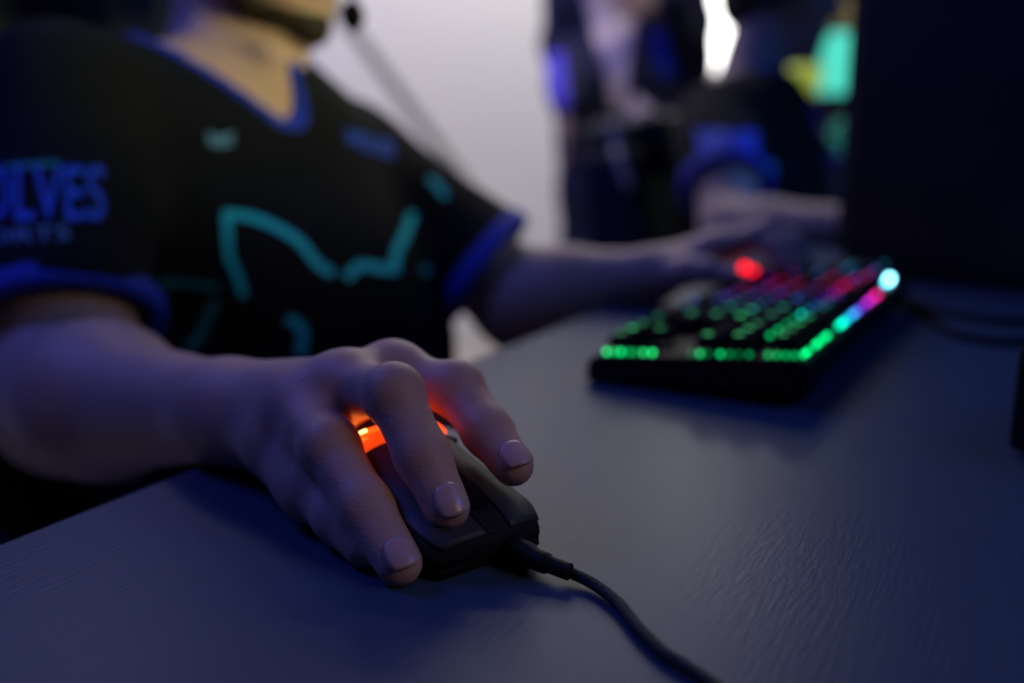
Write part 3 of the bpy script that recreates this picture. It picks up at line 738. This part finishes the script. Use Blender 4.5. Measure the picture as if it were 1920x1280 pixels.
def keycap_mesh(wa):
    k = round(wa, 2)
    if k in caps: return caps[k]
    bm = bmesh.new(); w2 = (0.0190 * wa - 0.0014) / 2; d2 = 0.0176 / 2
    lo = [bm.verts.new((x * w2, y * d2, 0)) for x, y in ((-1, -1), (1, -1), (1, 1), (-1, 1))]
    hi = [bm.verts.new((x * (w2 - 0.0026), y * (d2 - 0.0026), 0.0078)) for x, y in ((-1, -1), (1, -1), (1, 1), (-1, 1))]
    bm.faces.new(lo[::-1]); bm.faces.new(hi)
    for i in range(4): bm.faces.new((lo[i], lo[(i + 1) % 4], hi[(i + 1) % 4], hi[i]))
    bmesh.ops.bevel(bm, geom=[e for e in bm.edges], offset=0.0006, segments=1, affect='EDGES')
    me = bpy.data.meshes.new('keycap'); bm.to_mesh(me); bm.free(); me.materials.append(M_blackm); caps[k] = me; return me
ledme = {}
def led_mesh(m, r=0.0016):
    if (m.name, r) not in ledme:
        bm = bmesh.new(); bmesh.ops.create_icosphere(bm, subdivisions=1, radius=r); me = bpy.data.meshes.new('key_led'); bm.to_mesh(me); bm.free(); me.materials.append(m); ledme[(m.name, r)] = me
    return ledme[(m.name, r)]
tilt = math.atan2(0.0135, DEP)
rowsb = [0.0185, 0.0375, 0.0565, 0.0755, 0.0945, 0.1205]       # space row .. F row, centre from front
units = {0: [3.25, 1.25, 1.25, 1.25, 1.25, 6.25, 1.25, 1.25, 1.25], 1: [0] + [2.75] + [1] * 10 + [2.25], 2: [0] + [2.25] + [1] * 11 + [1.75], 3: [0] + [1.5] + [1] * 12 + [1.5], 4: [0] + [2] + [1] * 13, 5: [0] + [1] * 4 + [-0.5] + [1] * 4 + [-0.5] + [1] * 4 + [-1, 1]}
def place_key(a, b, wu):
    o = bpy.data.objects.new('keycap', keycap_mesh(wu)); COL.objects.link(o); o.parent = kb
    o.location = kl(a, b, top(b) + 0.0032); o.rotation_euler = (-tilt, 0, 0)
    st = random.choice((0.25, 0.55, 1.0))
    if random.random() < 0.75:
        m = ledmat(ramp(a), round(st * 4) / 4 + 0.1)
        g = bpy.data.objects.new('legend', legend_mesh(m)); COL.objects.link(g); g.parent = o; g.location = (0, 0.002, 0.0079)
def legend_mesh(m):
    if (m.name, 'L') not in ledme:
        bm = bmesh.new(); box(bm, (0, 0, 0), (0.0042, 0.0042, 0.0005)); me = bpy.data.meshes.new('legend'); bm.to_mesh(me); bm.free(); me.materials.append(m); ledme[(m.name, 'L')] = me
    return ledme[(m.name, 'L')]
def place_led(a, b, s, r=0.0016, c=None, up=0.0014):
    c = c or ramp(a); m = ledmat(c, s); o = bpy.data.objects.new('key_led', led_mesh(m, r)); COL.objects.link(o); o.parent = kb; o.location = kl(a, b, top(b) + up)
m0 = 0.0075
for ri, b in enumerate(rowsb):
    # navigation keys nearest the camera
    nav = {0: (0, 1, 2), 1: (1,), 3: (0, 1, 2), 4: (0, 1, 2), 5: (0, 1, 2)}.get(ri, ())
    for q in nav: place_key(m0 + 0.0095 + 0.019 * q, b, 1)
    a = m0 + 0.019 * 3.25
    if ri == 0: us = [1.25, 1.25, 1.25, 1.25, 6.25, 1.25, 1.25, 1.25]
    elif ri == 5: us = [1, 1, 1, 1, -0.5, 1, 1, 1, 1, -0.5, 1, 1, 1, 1, -1, 1]
    else: us = [u for u in units[ri] if u > 0]
    for u_ in us:
        if u_ > 0: place_key(a + 0.0095 * u_, b, u_)
        a += 0.019 * abs(u_)
# lights showing in the gaps: near end, behind the last row, and between rows
rk = random.Random(11)
for b in np.arange(0.012, 0.046, 0.0050): place_led(0.0050, b + rk.uniform(-.001, .001), rk.choice((2.2, 1.2, 0.5, 3.0)))
for b in np.arange(0.066, 0.104, 0.0060): place_led(0.0050, b + rk.uniform(-.001, .001), rk.choice((1.6, 0.25, 0.5, 2.6)))
for b in (0.113, 0.118, 0.123, 0.128): place_led(0.0050, b, 0.9)
for a in (0.008, 0.016, 0.036, 0.043, 0.050, 0.058, 0.066): place_led(a, 0.1325, rk.choice((3.0, 1.8, 0.6, 2.4)))
for a in (0.100, 0.106, 0.114, 0.124, 0.140, 0.152, 0.165, 0.188, 0.200, 0.212, 0.228, 0.238): place_led(a, 0.1325, rk.choice((2.4, 4.0, 3.2)), 0.0017)
for ri, (b, n_, st) in enumerate(((0.1060, 16, 0.9),)):
    for q in range(1, n_): place_led(0.014 + 0.019 * q + 0.004 * (ri % 2), b, round(st * rk.choice((0.5, 1.0, 1.8)), 1), 0.0017, up=0.0075)
for px_, py_, s_ in ((1378, 498, 2.5), (1396, 490, 3.0), (1412, 500, 2.0)):
    p_ = kb.matrix_basis.inverted() @ G(px_, py_, 0.036); place_led(p_.x, -p_.y, s_ * 1.6, 0.0038, (1.0, 0.0, 0.005), up=0.013)
gl = bpy.data.lights.new('red_key_glow', 'POINT'); gl.energy = 0.05; gl.color = (1.0, 0.02, 0.02); gl.shadow_soft_size = 0.008
glo = bpy.data.objects.new('red_key_glow', gl); COL.objects.link(glo); glo.location = G(1395, 494, 0.036) + Z * 0.018
for q in range(3): place_led(0.300 + 0.006 * q, 0.128, 14.0, 0.0032, (0.12, 0.75, 1.0) if q != 1 else (0.6, 0.95, 1.0), up=0.003)
ca, cb = G(1572, 512), G(1882, 548)
cx = (cb - ca).normalized()
# keyboard lead and a second lead behind it
def cable(name, pts, r, label, m=M_blackm, group=None):
    bm = bmesh.new(); tube(bm, spline(pts, 8), r, 10); return tag(obj(name, bm, m, None, True), label, 'cable', group)
cable('cable', [G(1560, 600, 0.02), G(1600, 582, 0.010), G(1650, 568, 0.0035), G(1690, 572, 0.0032), G(1735, 592, 0.0032), G(1780, 622, 0.0032), G(1850, 637, 0.0032), G(1930, 640, 0.0032), G(2030, 632, 0.0032), ca + cx * 0.37 + Z * 0.012], 0.0032, 'black lead curving from the keyboard across the table, nearer of the two')
cable('cable', [G(1640, 552, 0.004), G(1700, 560, 0.0035), G(1760, 582, 0.0035), G(1850, 600, 0.0035), G(1930, 602, 0.0035), G(2010, 592, 0.0035), ca + cx * 0.33 + Z * 0.014], 0.0032, 'straighter black lead lying behind the curving one, before the dark case')
# small black box at the right edge
pb = G(1884, 850); bx = empty('audio_box', pb); bx.rotation_euler = (0, 0, math.atan2(KA.y, KA.x) - 0.35); tag(bx, 'small upright black box on the table at the right edge', 'box')
bm = bmesh.new(); box(bm, (0.06, -0.055, 0.029), (0.12, 0.11, 0.054), bev=0.005, seg=3); obj('housing', bm, M_black, bx)
bm = bmesh.new()
for x_ in (0.012, 0.108):
    for y_ in (-0.012, -0.098): lathe(bm, [(0.006, 0), (0.006, 0.003)], Matrix.Translation((x_, y_, 0)), 12)
obj('rubber_feet', bm, M_blackm, bx)
bm = bmesh.new(); lathe(bm, [(0.012, 0.0), (0.012, 0.008), (0.010, 0.010)], Matrix.Translation((0.04, -0.05, 0.056)), 20); obj('dial', bm, M_metal, bx)

# ------------------------------------------------------------------ computer cases
def tower(loc, rz, w_, d_, h_, label, m, fans=None, fancol=None):
    t = empty('computer_case', loc, rz); tag(t, label, 'computer')
    bm = bmesh.new(); box(bm, (0, 0, h_ / 2 + 0.006), (w_, d_, h_ - 0.012), bev=0.006, seg=3); obj('chassis', bm, m, t)
    bm = bmesh.new(); box(bm, (0, -d_ / 2 - 0.002, h_ / 2 + 0.006), (w_ - 0.03, 0.004, h_ - 0.045), bev=0.0015); obj('side_panel', bm, m, t)
    bm = bmesh.new(); box(bm, (-w_ / 2 - 0.004, 0, h_ / 2 + 0.006), (0.010, d_ - 0.01, h_ - 0.03), bev=0.003); obj('front_bezel', bm, m, t)
    for x in (-w_ / 2 + 0.04, w_ / 2 - 0.04):
        for y in (-d_ / 2 + 0.03, d_ / 2 - 0.03):
            bm = bmesh.new(); lathe(bm, [(0.014, 0), (0.016, 0.010), (0.015, 0.013)], Matrix.Translation((x, y, 0)), 14); obj('foot', bm, M_blackm, t)
    for q in range(9):
        bm = bmesh.new(); box(bm, (-w_ / 2 + 0.08 + q * 0.022, 0, h_ + 0.001), (0.012, d_ - 0.06, 0.003)); obj('vent_slat', bm, M_blackm, t)
    if fans:
        for (x, z) in fans:
            M = Matrix.Translation((x, -d_ / 2 - 0.008, z)) @ Matrix.Rotation(math.pi / 2, 4, 'X')
            bm = bmesh.new(); tube(bm, [Vector((x + 0.052 * math.cos(a), -d_ / 2 - 0.010, z + 0.052 * math.sin(a))) for a in np.linspace(0, 2 * math.pi, 33)[:-1]], 0.006, 8, close=True)
            fr = obj('fan_ring', bm, fancol[fans.index((x, z))], t, True)
            bm = bmesh.new(); lathe(bm, [(0.014, 0.0), (0.014, 0.006), (0.010, 0.008)], M, 16)
            for b_ in range(7):
                a0 = b_ * 2 * math.pi / 7
                for s_ in (0,):
                    pts = [M @ Vector((r_ * math.cos(a0 + o_), r_ * math.sin(a0 + o_), zz_)) for r_, o_, zz_ in ((0.013, 0, 0.001), (0.013, 0.45, 0.006), (0.046, 0.75, 0.006), (0.046, 0.2, 0.001))]
                    bm.faces.new([bm.verts.new(p) for p in pts])
            obj('fan_blades', bm, fancol[fans.index((x, z))], t)
    return t
ca, cb = G(1572, 512), G(1882, 548)
cx = (cb - ca).normalized(); w_ = 0.46; d_ = 0.21
cen = ca + cx * (w_ / 2) + Vector((-cx.y, cx.x, 0)) * (d_ / 2)
tower(cen, math.atan2(cx.y, cx.x), w_, d_, 0.47, 'large dark navy computer case standing at the right end of the keyboard', M_panel)

# ------------------------------------------------------------------ second player, farther along the table
def arm_ops(s, e, w_, r=(0.052, 0.042, 0.024)): return [Cone(s, e, r[0], r[1], 0.02), Cone(e, e.lerp(w_, 0.35), r[1], r[1] * 0.96, 0.02), Cone(e.lerp(w_, 0.3), w_, r[1] * 0.95, r[2], 0.015)]
def simple_hand(P, w_, d, side, n, curl=0.4):
    d = d.normalized(); side = side.normalized(); up = side.cross(d) * n
    palm = w_ + d * 0.085
    for q, (L, r) in enumerate(((0.070, 0.0095), (0.078, 0.0100), (0.072, 0.0095), (0.058, 0.0085))):
        m = palm + side * (0.033 - 0.022 * q); P.append(Cone(w_, m, 0.019, r * 1.25, 0.012))
        p = m + d * L * 0.5 ; t = p + (d * math.cos(curl) - up * math.sin(curl)) * L * 0.5
        P.append(Cone(m, p, r * 1.05, r, 0.004)); P.append(Cone(p, t, r, r * 0.8, 0.004))
    tb_ = w_ + d * 0.02 + side * 0.02; P += [Cone(w_, tb_ + side * 0.02 + d * 0.02, 0.017, 0.012, 0.012), Cone(tb_ + side * 0.02 + d * 0.02, tb_ + side * 0.032 + d * 0.06, 0.0115, 0.009, 0.005)]
rs2 = V(1345, 228, 1.62); ls2 = V(1440, 215, 1.96); re2 = V(1372, 432, 1.42); rw2 = V(1600, 432, 1.28); le2 = V(1600, 430, 1.84); lw2 = V(1740, 430, 1.65)
re2.z = 0.005; rw2.z = 0.030; lw2.z = 0.035
lat2 = (ls2 - rs2); lat2.z = 0; lat2.normalize(); tf2 = Vector((lat2.y, -lat2.x, 0)); mid2 = (rs2 + ls2) / 2
C2 = V(1462, -18, 1.78); nb2 = V(1400, 150, 1.80)
hp2, f2, u2, l2 = head_prims(C2, Vector((0.93, -0.35, -0.15)), Vector((0.12, 0, 1)))
b2 = hp2 + arm_ops(rs2, re2, rw2) + arm_ops(ls2, le2, lw2) + [Cone(nb2 - Z * 0.03, C2 - u2 * 0.05 - f2 * 0.012, 0.064, 0.056, 0.02), Ell(mid2 - Z * 0.08, (0.15, 0.1, 0.15), (lat2, tf2, Z), 0.04),
      Cone(nb2 - Z * 0.045, rs2, 0.045, 0.045, 0.03), Cone(nb2 - Z * 0.045, ls2, 0.045, 0.045, 0.03), Ell(mid2 - Z * 0.26 + tf2 * 0.05, (0.14, 0.105, 0.18), (lat2, tf2, Z), 0.04)]
simple_hand(b2, rw2, N, U, 1); simple_hand(b2, lw2, N, -U, -1)
allx = [p for p in (rs2, ls2, re2, rw2, le2, lw2, C2)]
xs, ys, zs = uni((0.10, 1.25, -0.36), (1.02, 2.25, 0.60), 0.0062)
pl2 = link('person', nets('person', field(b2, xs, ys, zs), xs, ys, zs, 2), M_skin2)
tag(pl2, 'second seated player in a dark jersey farther along the table, forearm resting forward', 'person')
head_extras(C2, f2, u2, l2, pl2, None, beard=False, d=0.007)
headset(C2, f2, u2, l2, 'dark headset with blue rings on the second player farther back', None)
jer2 = jersey(pl2, rs2, ls2, re2, le2, nb2, mid2 + tf2 * 0.12 - Z * 0.02, tf2, lat2, mid2, 0.0085, 0.185, 0.185, (0.0, 1.2, -0.40), (1.05, 2.3, 0.40), [Ell(mid2 - Z * 0.30 + tf2 * 0.07, (0.16, 0.14, 0.13), (lat2, tf2, Z), 0.05)], seed=4)
bvh2 = surf(jer2)
print_text(bvh2, 'WOLVES', 1306, 1420, 248, 300, 0.06, M_letter, jer2, 'sleeve_lettering', 2.5)
stripe(bvh2, [(1400, 312), (1450, 318)], 22, M_print, jer2); stripe(bvh2, [(1268, 330), (1300, 322)], 14, M_letter, jer2); stripe(bvh2, [(1274, 335), (1285, 400), (1300, 440)], 12, M_letter, jer2)
hip2 = mid2 - Z * 0.42 + tf2 * 0.04
trousers(pl2, hip2, lat2, tf2, hip2 + tf2 * 0.42 + lat2 * 0.13, hip2 + tf2 * 0.42 - lat2 * 0.1, 0.011)

# ------------------------------------------------------------------ standing person behind
S0 = Vector((0.30, 2.72, FLOOR))                      # between the feet
fs = Vector((-0.1, -1, 0)).normalized(); lsn = Vector((1, -0.1, 0)).normalized()   # facing the camera; lateral to the right of the picture
def SP(a, b, z): return S0 + lsn * a + fs * b + Z * z
shl, shr = SP(-0.140, 0, 1.40), SP(0.135, 0, 1.40)
el, er = SP(-0.165, -0.02, 1.06), SP(0.170, 0.00, 1.02); hl, hr = SP(-0.145, 0.18, 0.92), SP(0.10, 0.18, 1.17)
Cs = SP(0, 0.03, 1.64)
hps, f3, u3, l3 = head_prims(Cs, Vector((0.35, -0.9, -0.12)), Z)
b3 = hps + arm_ops(shl, el, hl) + arm_ops(shr, er, hr) + [Cone(SP(0, 0, 1.44), Cs - u3 * 0.05, 0.06, 0.056, 0.02), Ell(SP(0, 0, 1.30), (0.15, 0.10, 0.16), (lsn, fs, Z), 0.04), Ell(SP(0, 0, 1.05), (0.135, 0.095, 0.17), (lsn, fs, Z), 0.04), Cone(SP(-0.14, 0, 1.42), SP(0.14, 0, 1.42), 0.05, 0.05, 0.03)]
simple_hand(b3, hl, -Z + fs * 0.1, fs, 1); simple_hand(b3, hr, (-lsn + fs * 0.3), Z, 1)
xs, ys, zs = uni((-0.10, 2.3, 0.02), (0.85, 3.1, 1.16), 0.0085)
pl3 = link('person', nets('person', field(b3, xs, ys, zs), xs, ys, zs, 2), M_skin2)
tag(pl3, 'standing person in a dark open jacket over beige shirt, behind the players', 'person')
head_extras(Cs, f3, u3, l3, pl3, None, beard=False, d=0.008)
JK = [Cone(SP(-0.13, 0, 1.43), SP(0.13, 0, 1.43), 0.06, 0.06, 0.04), Ell(SP(0, 0, 1.28), (0.160, 0.125, 0.19), (lsn, fs, Z), 0.05), Ell(SP(0, 0, 1.02), (0.158, 0.125, 0.20), (lsn, fs, Z), 0.05), Cone(SP(-0.05, 0, 0.84), SP(0.05, 0, 0.84), 0.13, 0.13, 0.04),
      Cone(shl, el, 0.072, 0.062, 0.02), Cone(el, hl, 0.060, 0.044, 0.02), Cone(shr, er, 0.070, 0.060, 0.02), Cone(er, hr, 0.058, 0.042, 0.02)]
vp, vl, vf = vec(SP(0, 0, 1.2)), vec(lsn), vec(fs)
def open_front(X, Y, W):
    a = (X - vp[0]) * vl[0] + (Y - vp[1]) * vl[1]; b = (X - vp[0]) * vf[0] + (Y - vp[1]) * vf[1]; c = W - vp[2]
    ctr = -0.045 - c * 0.10
    return np.maximum(np.abs(a - ctr) - (0.070 + 0.22 * np.clip(c, -0.22, 0.05)), 0.04 - b)
lo3, hi3 = (-0.12, 2.3, -0.20), (0.87, 3.15, 0.82)
jk = link('jacket', cloth('jacket', JK, [Ell(SP(0, 0.0, 1.0), (0.05, 0.05, 0.05), k=0.01)], lo3, hi3, 0.009, open_front, folds=0.006, seed=12), M_navy, pl3)
TS = [Ell(SP(0, 0, 1.28), (0.160, 0.112, 0.18), (lsn, fs, Z), 0.05), Ell(SP(0, 0, 1.02), (0.155, 0.112, 0.19), (lsn, fs, Z), 0.05)]
link('shirt', cloth('shirt', TS, None, (0.1, 2.4, 0.0), (0.62, 3.05, 0.75), 0.009, None, folds=0.005, seed=14), M_tee, pl3)
for s_, yy_ in ((-1, 0), (1, 0)):
    pass
PT = []
for s_ in (-1, 1): PT += [Cone(SP(0.085 * s_, 0, 0.92), SP(0.10 * s_, 0.01, 0.50), 0.100, 0.072, 0.03), Cone(SP(0.10 * s_, 0.01, 0.50), SP(0.11 * s_, 0, 0.08), 0.068, 0.055, 0.03)]
link('trousers', cloth('trousers', PT, None, (-0.05, 2.4, FLOOR + 0.03), (0.80, 3.05, 0.33), 0.010, None, folds=0.005, seed=15), M_navy, pl3)
for s_ in (-1, 1):
    a = SP(0.11 * s_, 0, 0.045); b = SP(0.13 * s_, 0.17, 0.035)
    link('shoe', cloth('shoe', [Cone(a, b, 0.045, 0.034, 0.02)], None, a - Vector((.25, .25, .05)), a + Vector((.25, .25, .1)), 0.008, None), M_blackm, pl3)
b3v = surf(jk)
stripe(b3v, [(1040, 100), (1044, 150), (1052, 205)], 34, mat('violet_stripe', (0.05, 0.035, 0.42), 0.8), jk, 'elbow_stripe', 0.003)  # violet stripe laid along the left elbow
stripe(b3v, [(1232, 60), (1240, 100), (1252, 145)], 30, M_blue, jk, 'chest_panel', 0.003)
PIPE = [(1134, 200), (1148, 235), (1158, 290), (1180, 350)]
stripe(b3v, [(1180, 190), (1215, 225), (1228, 262)], 40, M_tee, jk, 'pale_patch', 0.004)

# ------------------------------------------------------------------ gaming chairs
def chair(seat_c, facing, label, recline=0.2, bk=0.62, side=None):
    M_side = side or M_chairblue
    f = facing.normalized(); rz = math.atan2(f.y, f.x)
    t = empty('gaming_chair', Vector((seat_c.x, seat_c.y, FLOOR)), rz); tag(t, label, 'chair', None)
    sh = seat_c.z - FLOOR
    bm = bmesh.new(); box(bm, (0.02, 0, sh - 0.05), (0.50, 0.48, 0.09), bev=0.03, seg=3); obj('seat', bm, M_leather, t)
    for s_ in (-1, 1):
        bm = bmesh.new(); box(bm, (0.02, 0.25 * s_, sh - 0.035), (0.46, 0.07, 0.10), bev=0.03, seg=3); obj('seat_bolster', bm, M_side, t)
        bm = bmesh.new(); box(bm, (0.0, 0.31 * s_, sh + 0.19), (0.26, 0.07, 0.03), bev=0.012, seg=3); box(bm, (-0.02, 0.31 * s_, sh + 0.06), (0.05, 0.03, 0.24), bev=0.005); obj('armrest', bm, M_black, t)
    Mb = Matrix.Translation((-0.25, 0, sh)) @ Matrix.Rotation(-recline, 4, 'Y')
    bm = bmesh.new(); box(bm, (0, 0, bk / 2), (0.09, 0.42, bk), Mb, bev=0.035, seg=3); br = obj('backrest', bm, M_leather, t)
    for s_ in (-1, 1):
        bm = bmesh.new(); box(bm, (0.02, 0.225 * s_, bk * 0.5), (0.11, 0.08, bk * 0.80), Mb, bev=0.03, seg=3); obj('back_bolster', bm, M_side, br)
    bm = bmesh.new(); box(bm, (0.055, 0, bk * 0.90), (0.07, 0.24, 0.12), Mb, bev=0.03, seg=3); obj('head_cushion', bm, M_leather, br)
    bm = bmesh.new(); tube(bm, [Vector((0, 0, 0.08)), Vector((0, 0, sh - 0.09))], 0.028, 14); obj('gas_column', bm, M_metal, t)
    for q in range(5):
        a = 2 * math.pi * q / 5; e = Vector((0.30 * math.cos(a), 0.30 * math.sin(a), 0.06))
        bm = bmesh.new(); tube(bm, [Vector((0, 0, 0.11)), e], [0.03, 0.018], 8); lg = obj('base_arm', bm, M_black, t)
        bm = bmesh.new(); lathe(bm, [(0.02, -0.022), (0.028, -0.018), (0.028, 0.018), (0.02, 0.022)], Matrix.Translation((e.x, e.y, 0.0285)) @ Matrix.Rotation(math.pi / 2, 4, 'X'), 14); obj('castor', bm, M_black, lg)
    return t
sc1 = hip1 - Z * 0.10 - tf * 0.02; chair(sc1, tf, 'black and blue gaming chair of the near player, back rising behind his shoulder', 0.16, 0.86)
sc2 = hip2 - Z * 0.10 - tf2 * 0.02; sc2.x += 0.09; ch2 = chair(sc2, tf2, 'dark navy gaming chair of the second player, farther along', 0.15, 0.52, M_navy); ch2.scale = (1, 0.86, 1)

# ------------------------------------------------------------------ far lit things beyond the second player
def glow(c, s): return mat('lit_surface', tuple(x * 0.3 for x in c), 0.4, emit=c, es=s)
teal = glow((0.05, 0.42, 0.34), 0.35); olive = glow((0.20, 0.26, 0.10), 0.14)
ft_ = empty('bench', (0, 0, 0))
bpy.data.objects.remove(ft_)
ctr = V(1530, 305, 2.7)
# stand table under the far case
ftb = empty('side_table', Vector((ctr.x + 0.05, ctr.y, FLOOR))); tag(ftb, 'dark side table behind the second player carrying a case with lit fans', 'table')
tz = 0.0
bm = bmesh.new(); box(bm, (0, 0, -FLOOR + tz - 0.015 - 0.06), (0.9, 0.5, 0.03), bev=0.003); obj('tabletop', bm, M_blackm, ftb)
for x in (-0.4, 0.4):
    for y in (-0.2, 0.2):
        bm = bmesh.new(); box(bm, (x, y, (-FLOOR - 0.09) / 2), (0.04, 0.04, -FLOOR - 0.09)); obj('leg', bm, M_blackm, ftb)
tower(Vector((ctr.x, ctr.y, -0.06)), 0.0, 0.34, 0.20, 0.225, 'black computer case with four dim teal fan rings behind the second player', M_blackm,
      [(-0.060, 0.168), (0.052, 0.168), (-0.060, 0.058), (0.052, 0.058)], [olive, teal, teal, teal])
# turquoise monitor on the case's right, farther back
def monitor(c, w_, h_, m, label, rz=0.0, base=None):
    t = empty('monitor', Vector((c.x, c.y, base)), rz); tag(t, label, 'monitor')
    cz = c.z - base
    bm = bmesh.new(); box(bm, (0, 0.012, cz), (w_ + 0.02, 0.024, h_ + 0.02), bev=0.003); obj('bezel', bm, M_blackm, t)
    bm = bmesh.new(); box(bm, (0, -0.0015, cz), (w_, 0.003, h_)); obj('screen', bm, m, t)
    bm = bmesh.new(); box(bm, (0, 0.04, cz / 2), (0.04, 0.02, cz)); obj('stand', bm, M_blackm, t)
    bm = bmesh.new(); box(bm, (0, 0.02, 0.006), (0.22, 0.16, 0.012), bev=0.003); obj('foot', bm, M_blackm, t)
c = V(1588, 118, 3.1); monitor(c, 0.17, 0.185, glow((0.10, 0.85, 0.66), 0.85), 'small monitor with a bright turquoise screen, beside the dark case', 0.0, base=FLOOR + 0.90)
bm = bmesh.new(); box(bm, (c.x, c.y + 0.0, FLOOR + 0.45), (0.62, 0.42, 0.90), bev=0.004); tag(obj('cabinet', bm, M_blackm), 'black waist-high cabinet under the turquoise monitor', 'cabinet')
c = V(1498, 182, 2.86)
def lamp(c, label):
    t = empty('lantern', Vector((c.x, c.y, 0.28 - 0.0))); tag(t, label, 'lamp')
    return t
lt = empty('table_lamp', Vector((c.x, c.y, 0.28))); lt.location.z = c.z - 0.055
tag(lt, 'small yellow-green glowing lamp just left of the turquoise monitor', 'lamp')
bm = bmesh.new(); lathe(bm, [(0.012, 0.020), (0.032, 0.060), (0.050, 0.115), (0.042, 0.130)], None, 20); obj('lamp_shade', bm, glow((0.34, 0.42, 0.05), 0.85), lt, True)
bm = bmesh.new(); lathe(bm, [(0.03, 0.0), (0.03, 0.008), (0.006, 0.012), (0.006, 0.03)], None, 16); obj('lamp_base', bm, M_blackm, lt, True)
lt.location.z = 0.1665
lt.location.y = ctr.y; lt.location.x = (1498 - 960) / FPX * 2.7 
c = V(1590, 30, 3.6)
pt = empty('partition', Vector((c.x + 0.10, 3.70, FLOOR))); tag(pt, 'tall dark partition panel standing before the wall, right of the window', 'partition')
bm = bmesh.new(); box(bm, (0, 0, 1.25), (0.80, 0.04, 2.3), bev=0.004); obj('panel', bm, M_navy, pt)
for x_ in (-0.3, 0.3):
    bm = bmesh.new(); box(bm, (x_, 0, 0.05), (0.06, 0.4, 0.1), bev=0.006); obj('foot', bm, M_blackm, pt)
bm = bmesh.new(); box(bm, (c.x - 0.02, 3.67, c.z), (0.20, 0.02, 0.10), bev=0.002); tag(obj('wall_sign', bm, glow((0.25, 0.20, 0.08), 0.45)), 'dim tan lit panel on the dark partition above the turquoise monitor', 'sign')
bk2 = [o for o in ch2.children if o.name.startswith('backrest')][0]
Mw2 = Matrix.Translation(ch2.location) @ Matrix.Rotation(ch2.rotation_euler.z, 4, 'Z') @ Matrix.Diagonal((1, 0.86, 1, 1))
bvc = BVHTree.FromPolygons([Mw2 @ v.co for o in [bk2] + list(bk2.children) for v in o.data.vertices], [tuple(i + n for i in p.vertices) for o, n in zip([bk2] + list(bk2.children), np.cumsum([0] + [len(q.data.vertices) for q in [bk2] + list(bk2.children)])[:-1].tolist()) for p in o.data.polygons])
pp = stripe(bvc, PIPE, 14, M_tee, None, 'piping', 0.003)
pp.data.transform(Mw2.inverted()); pp.parent = bk2
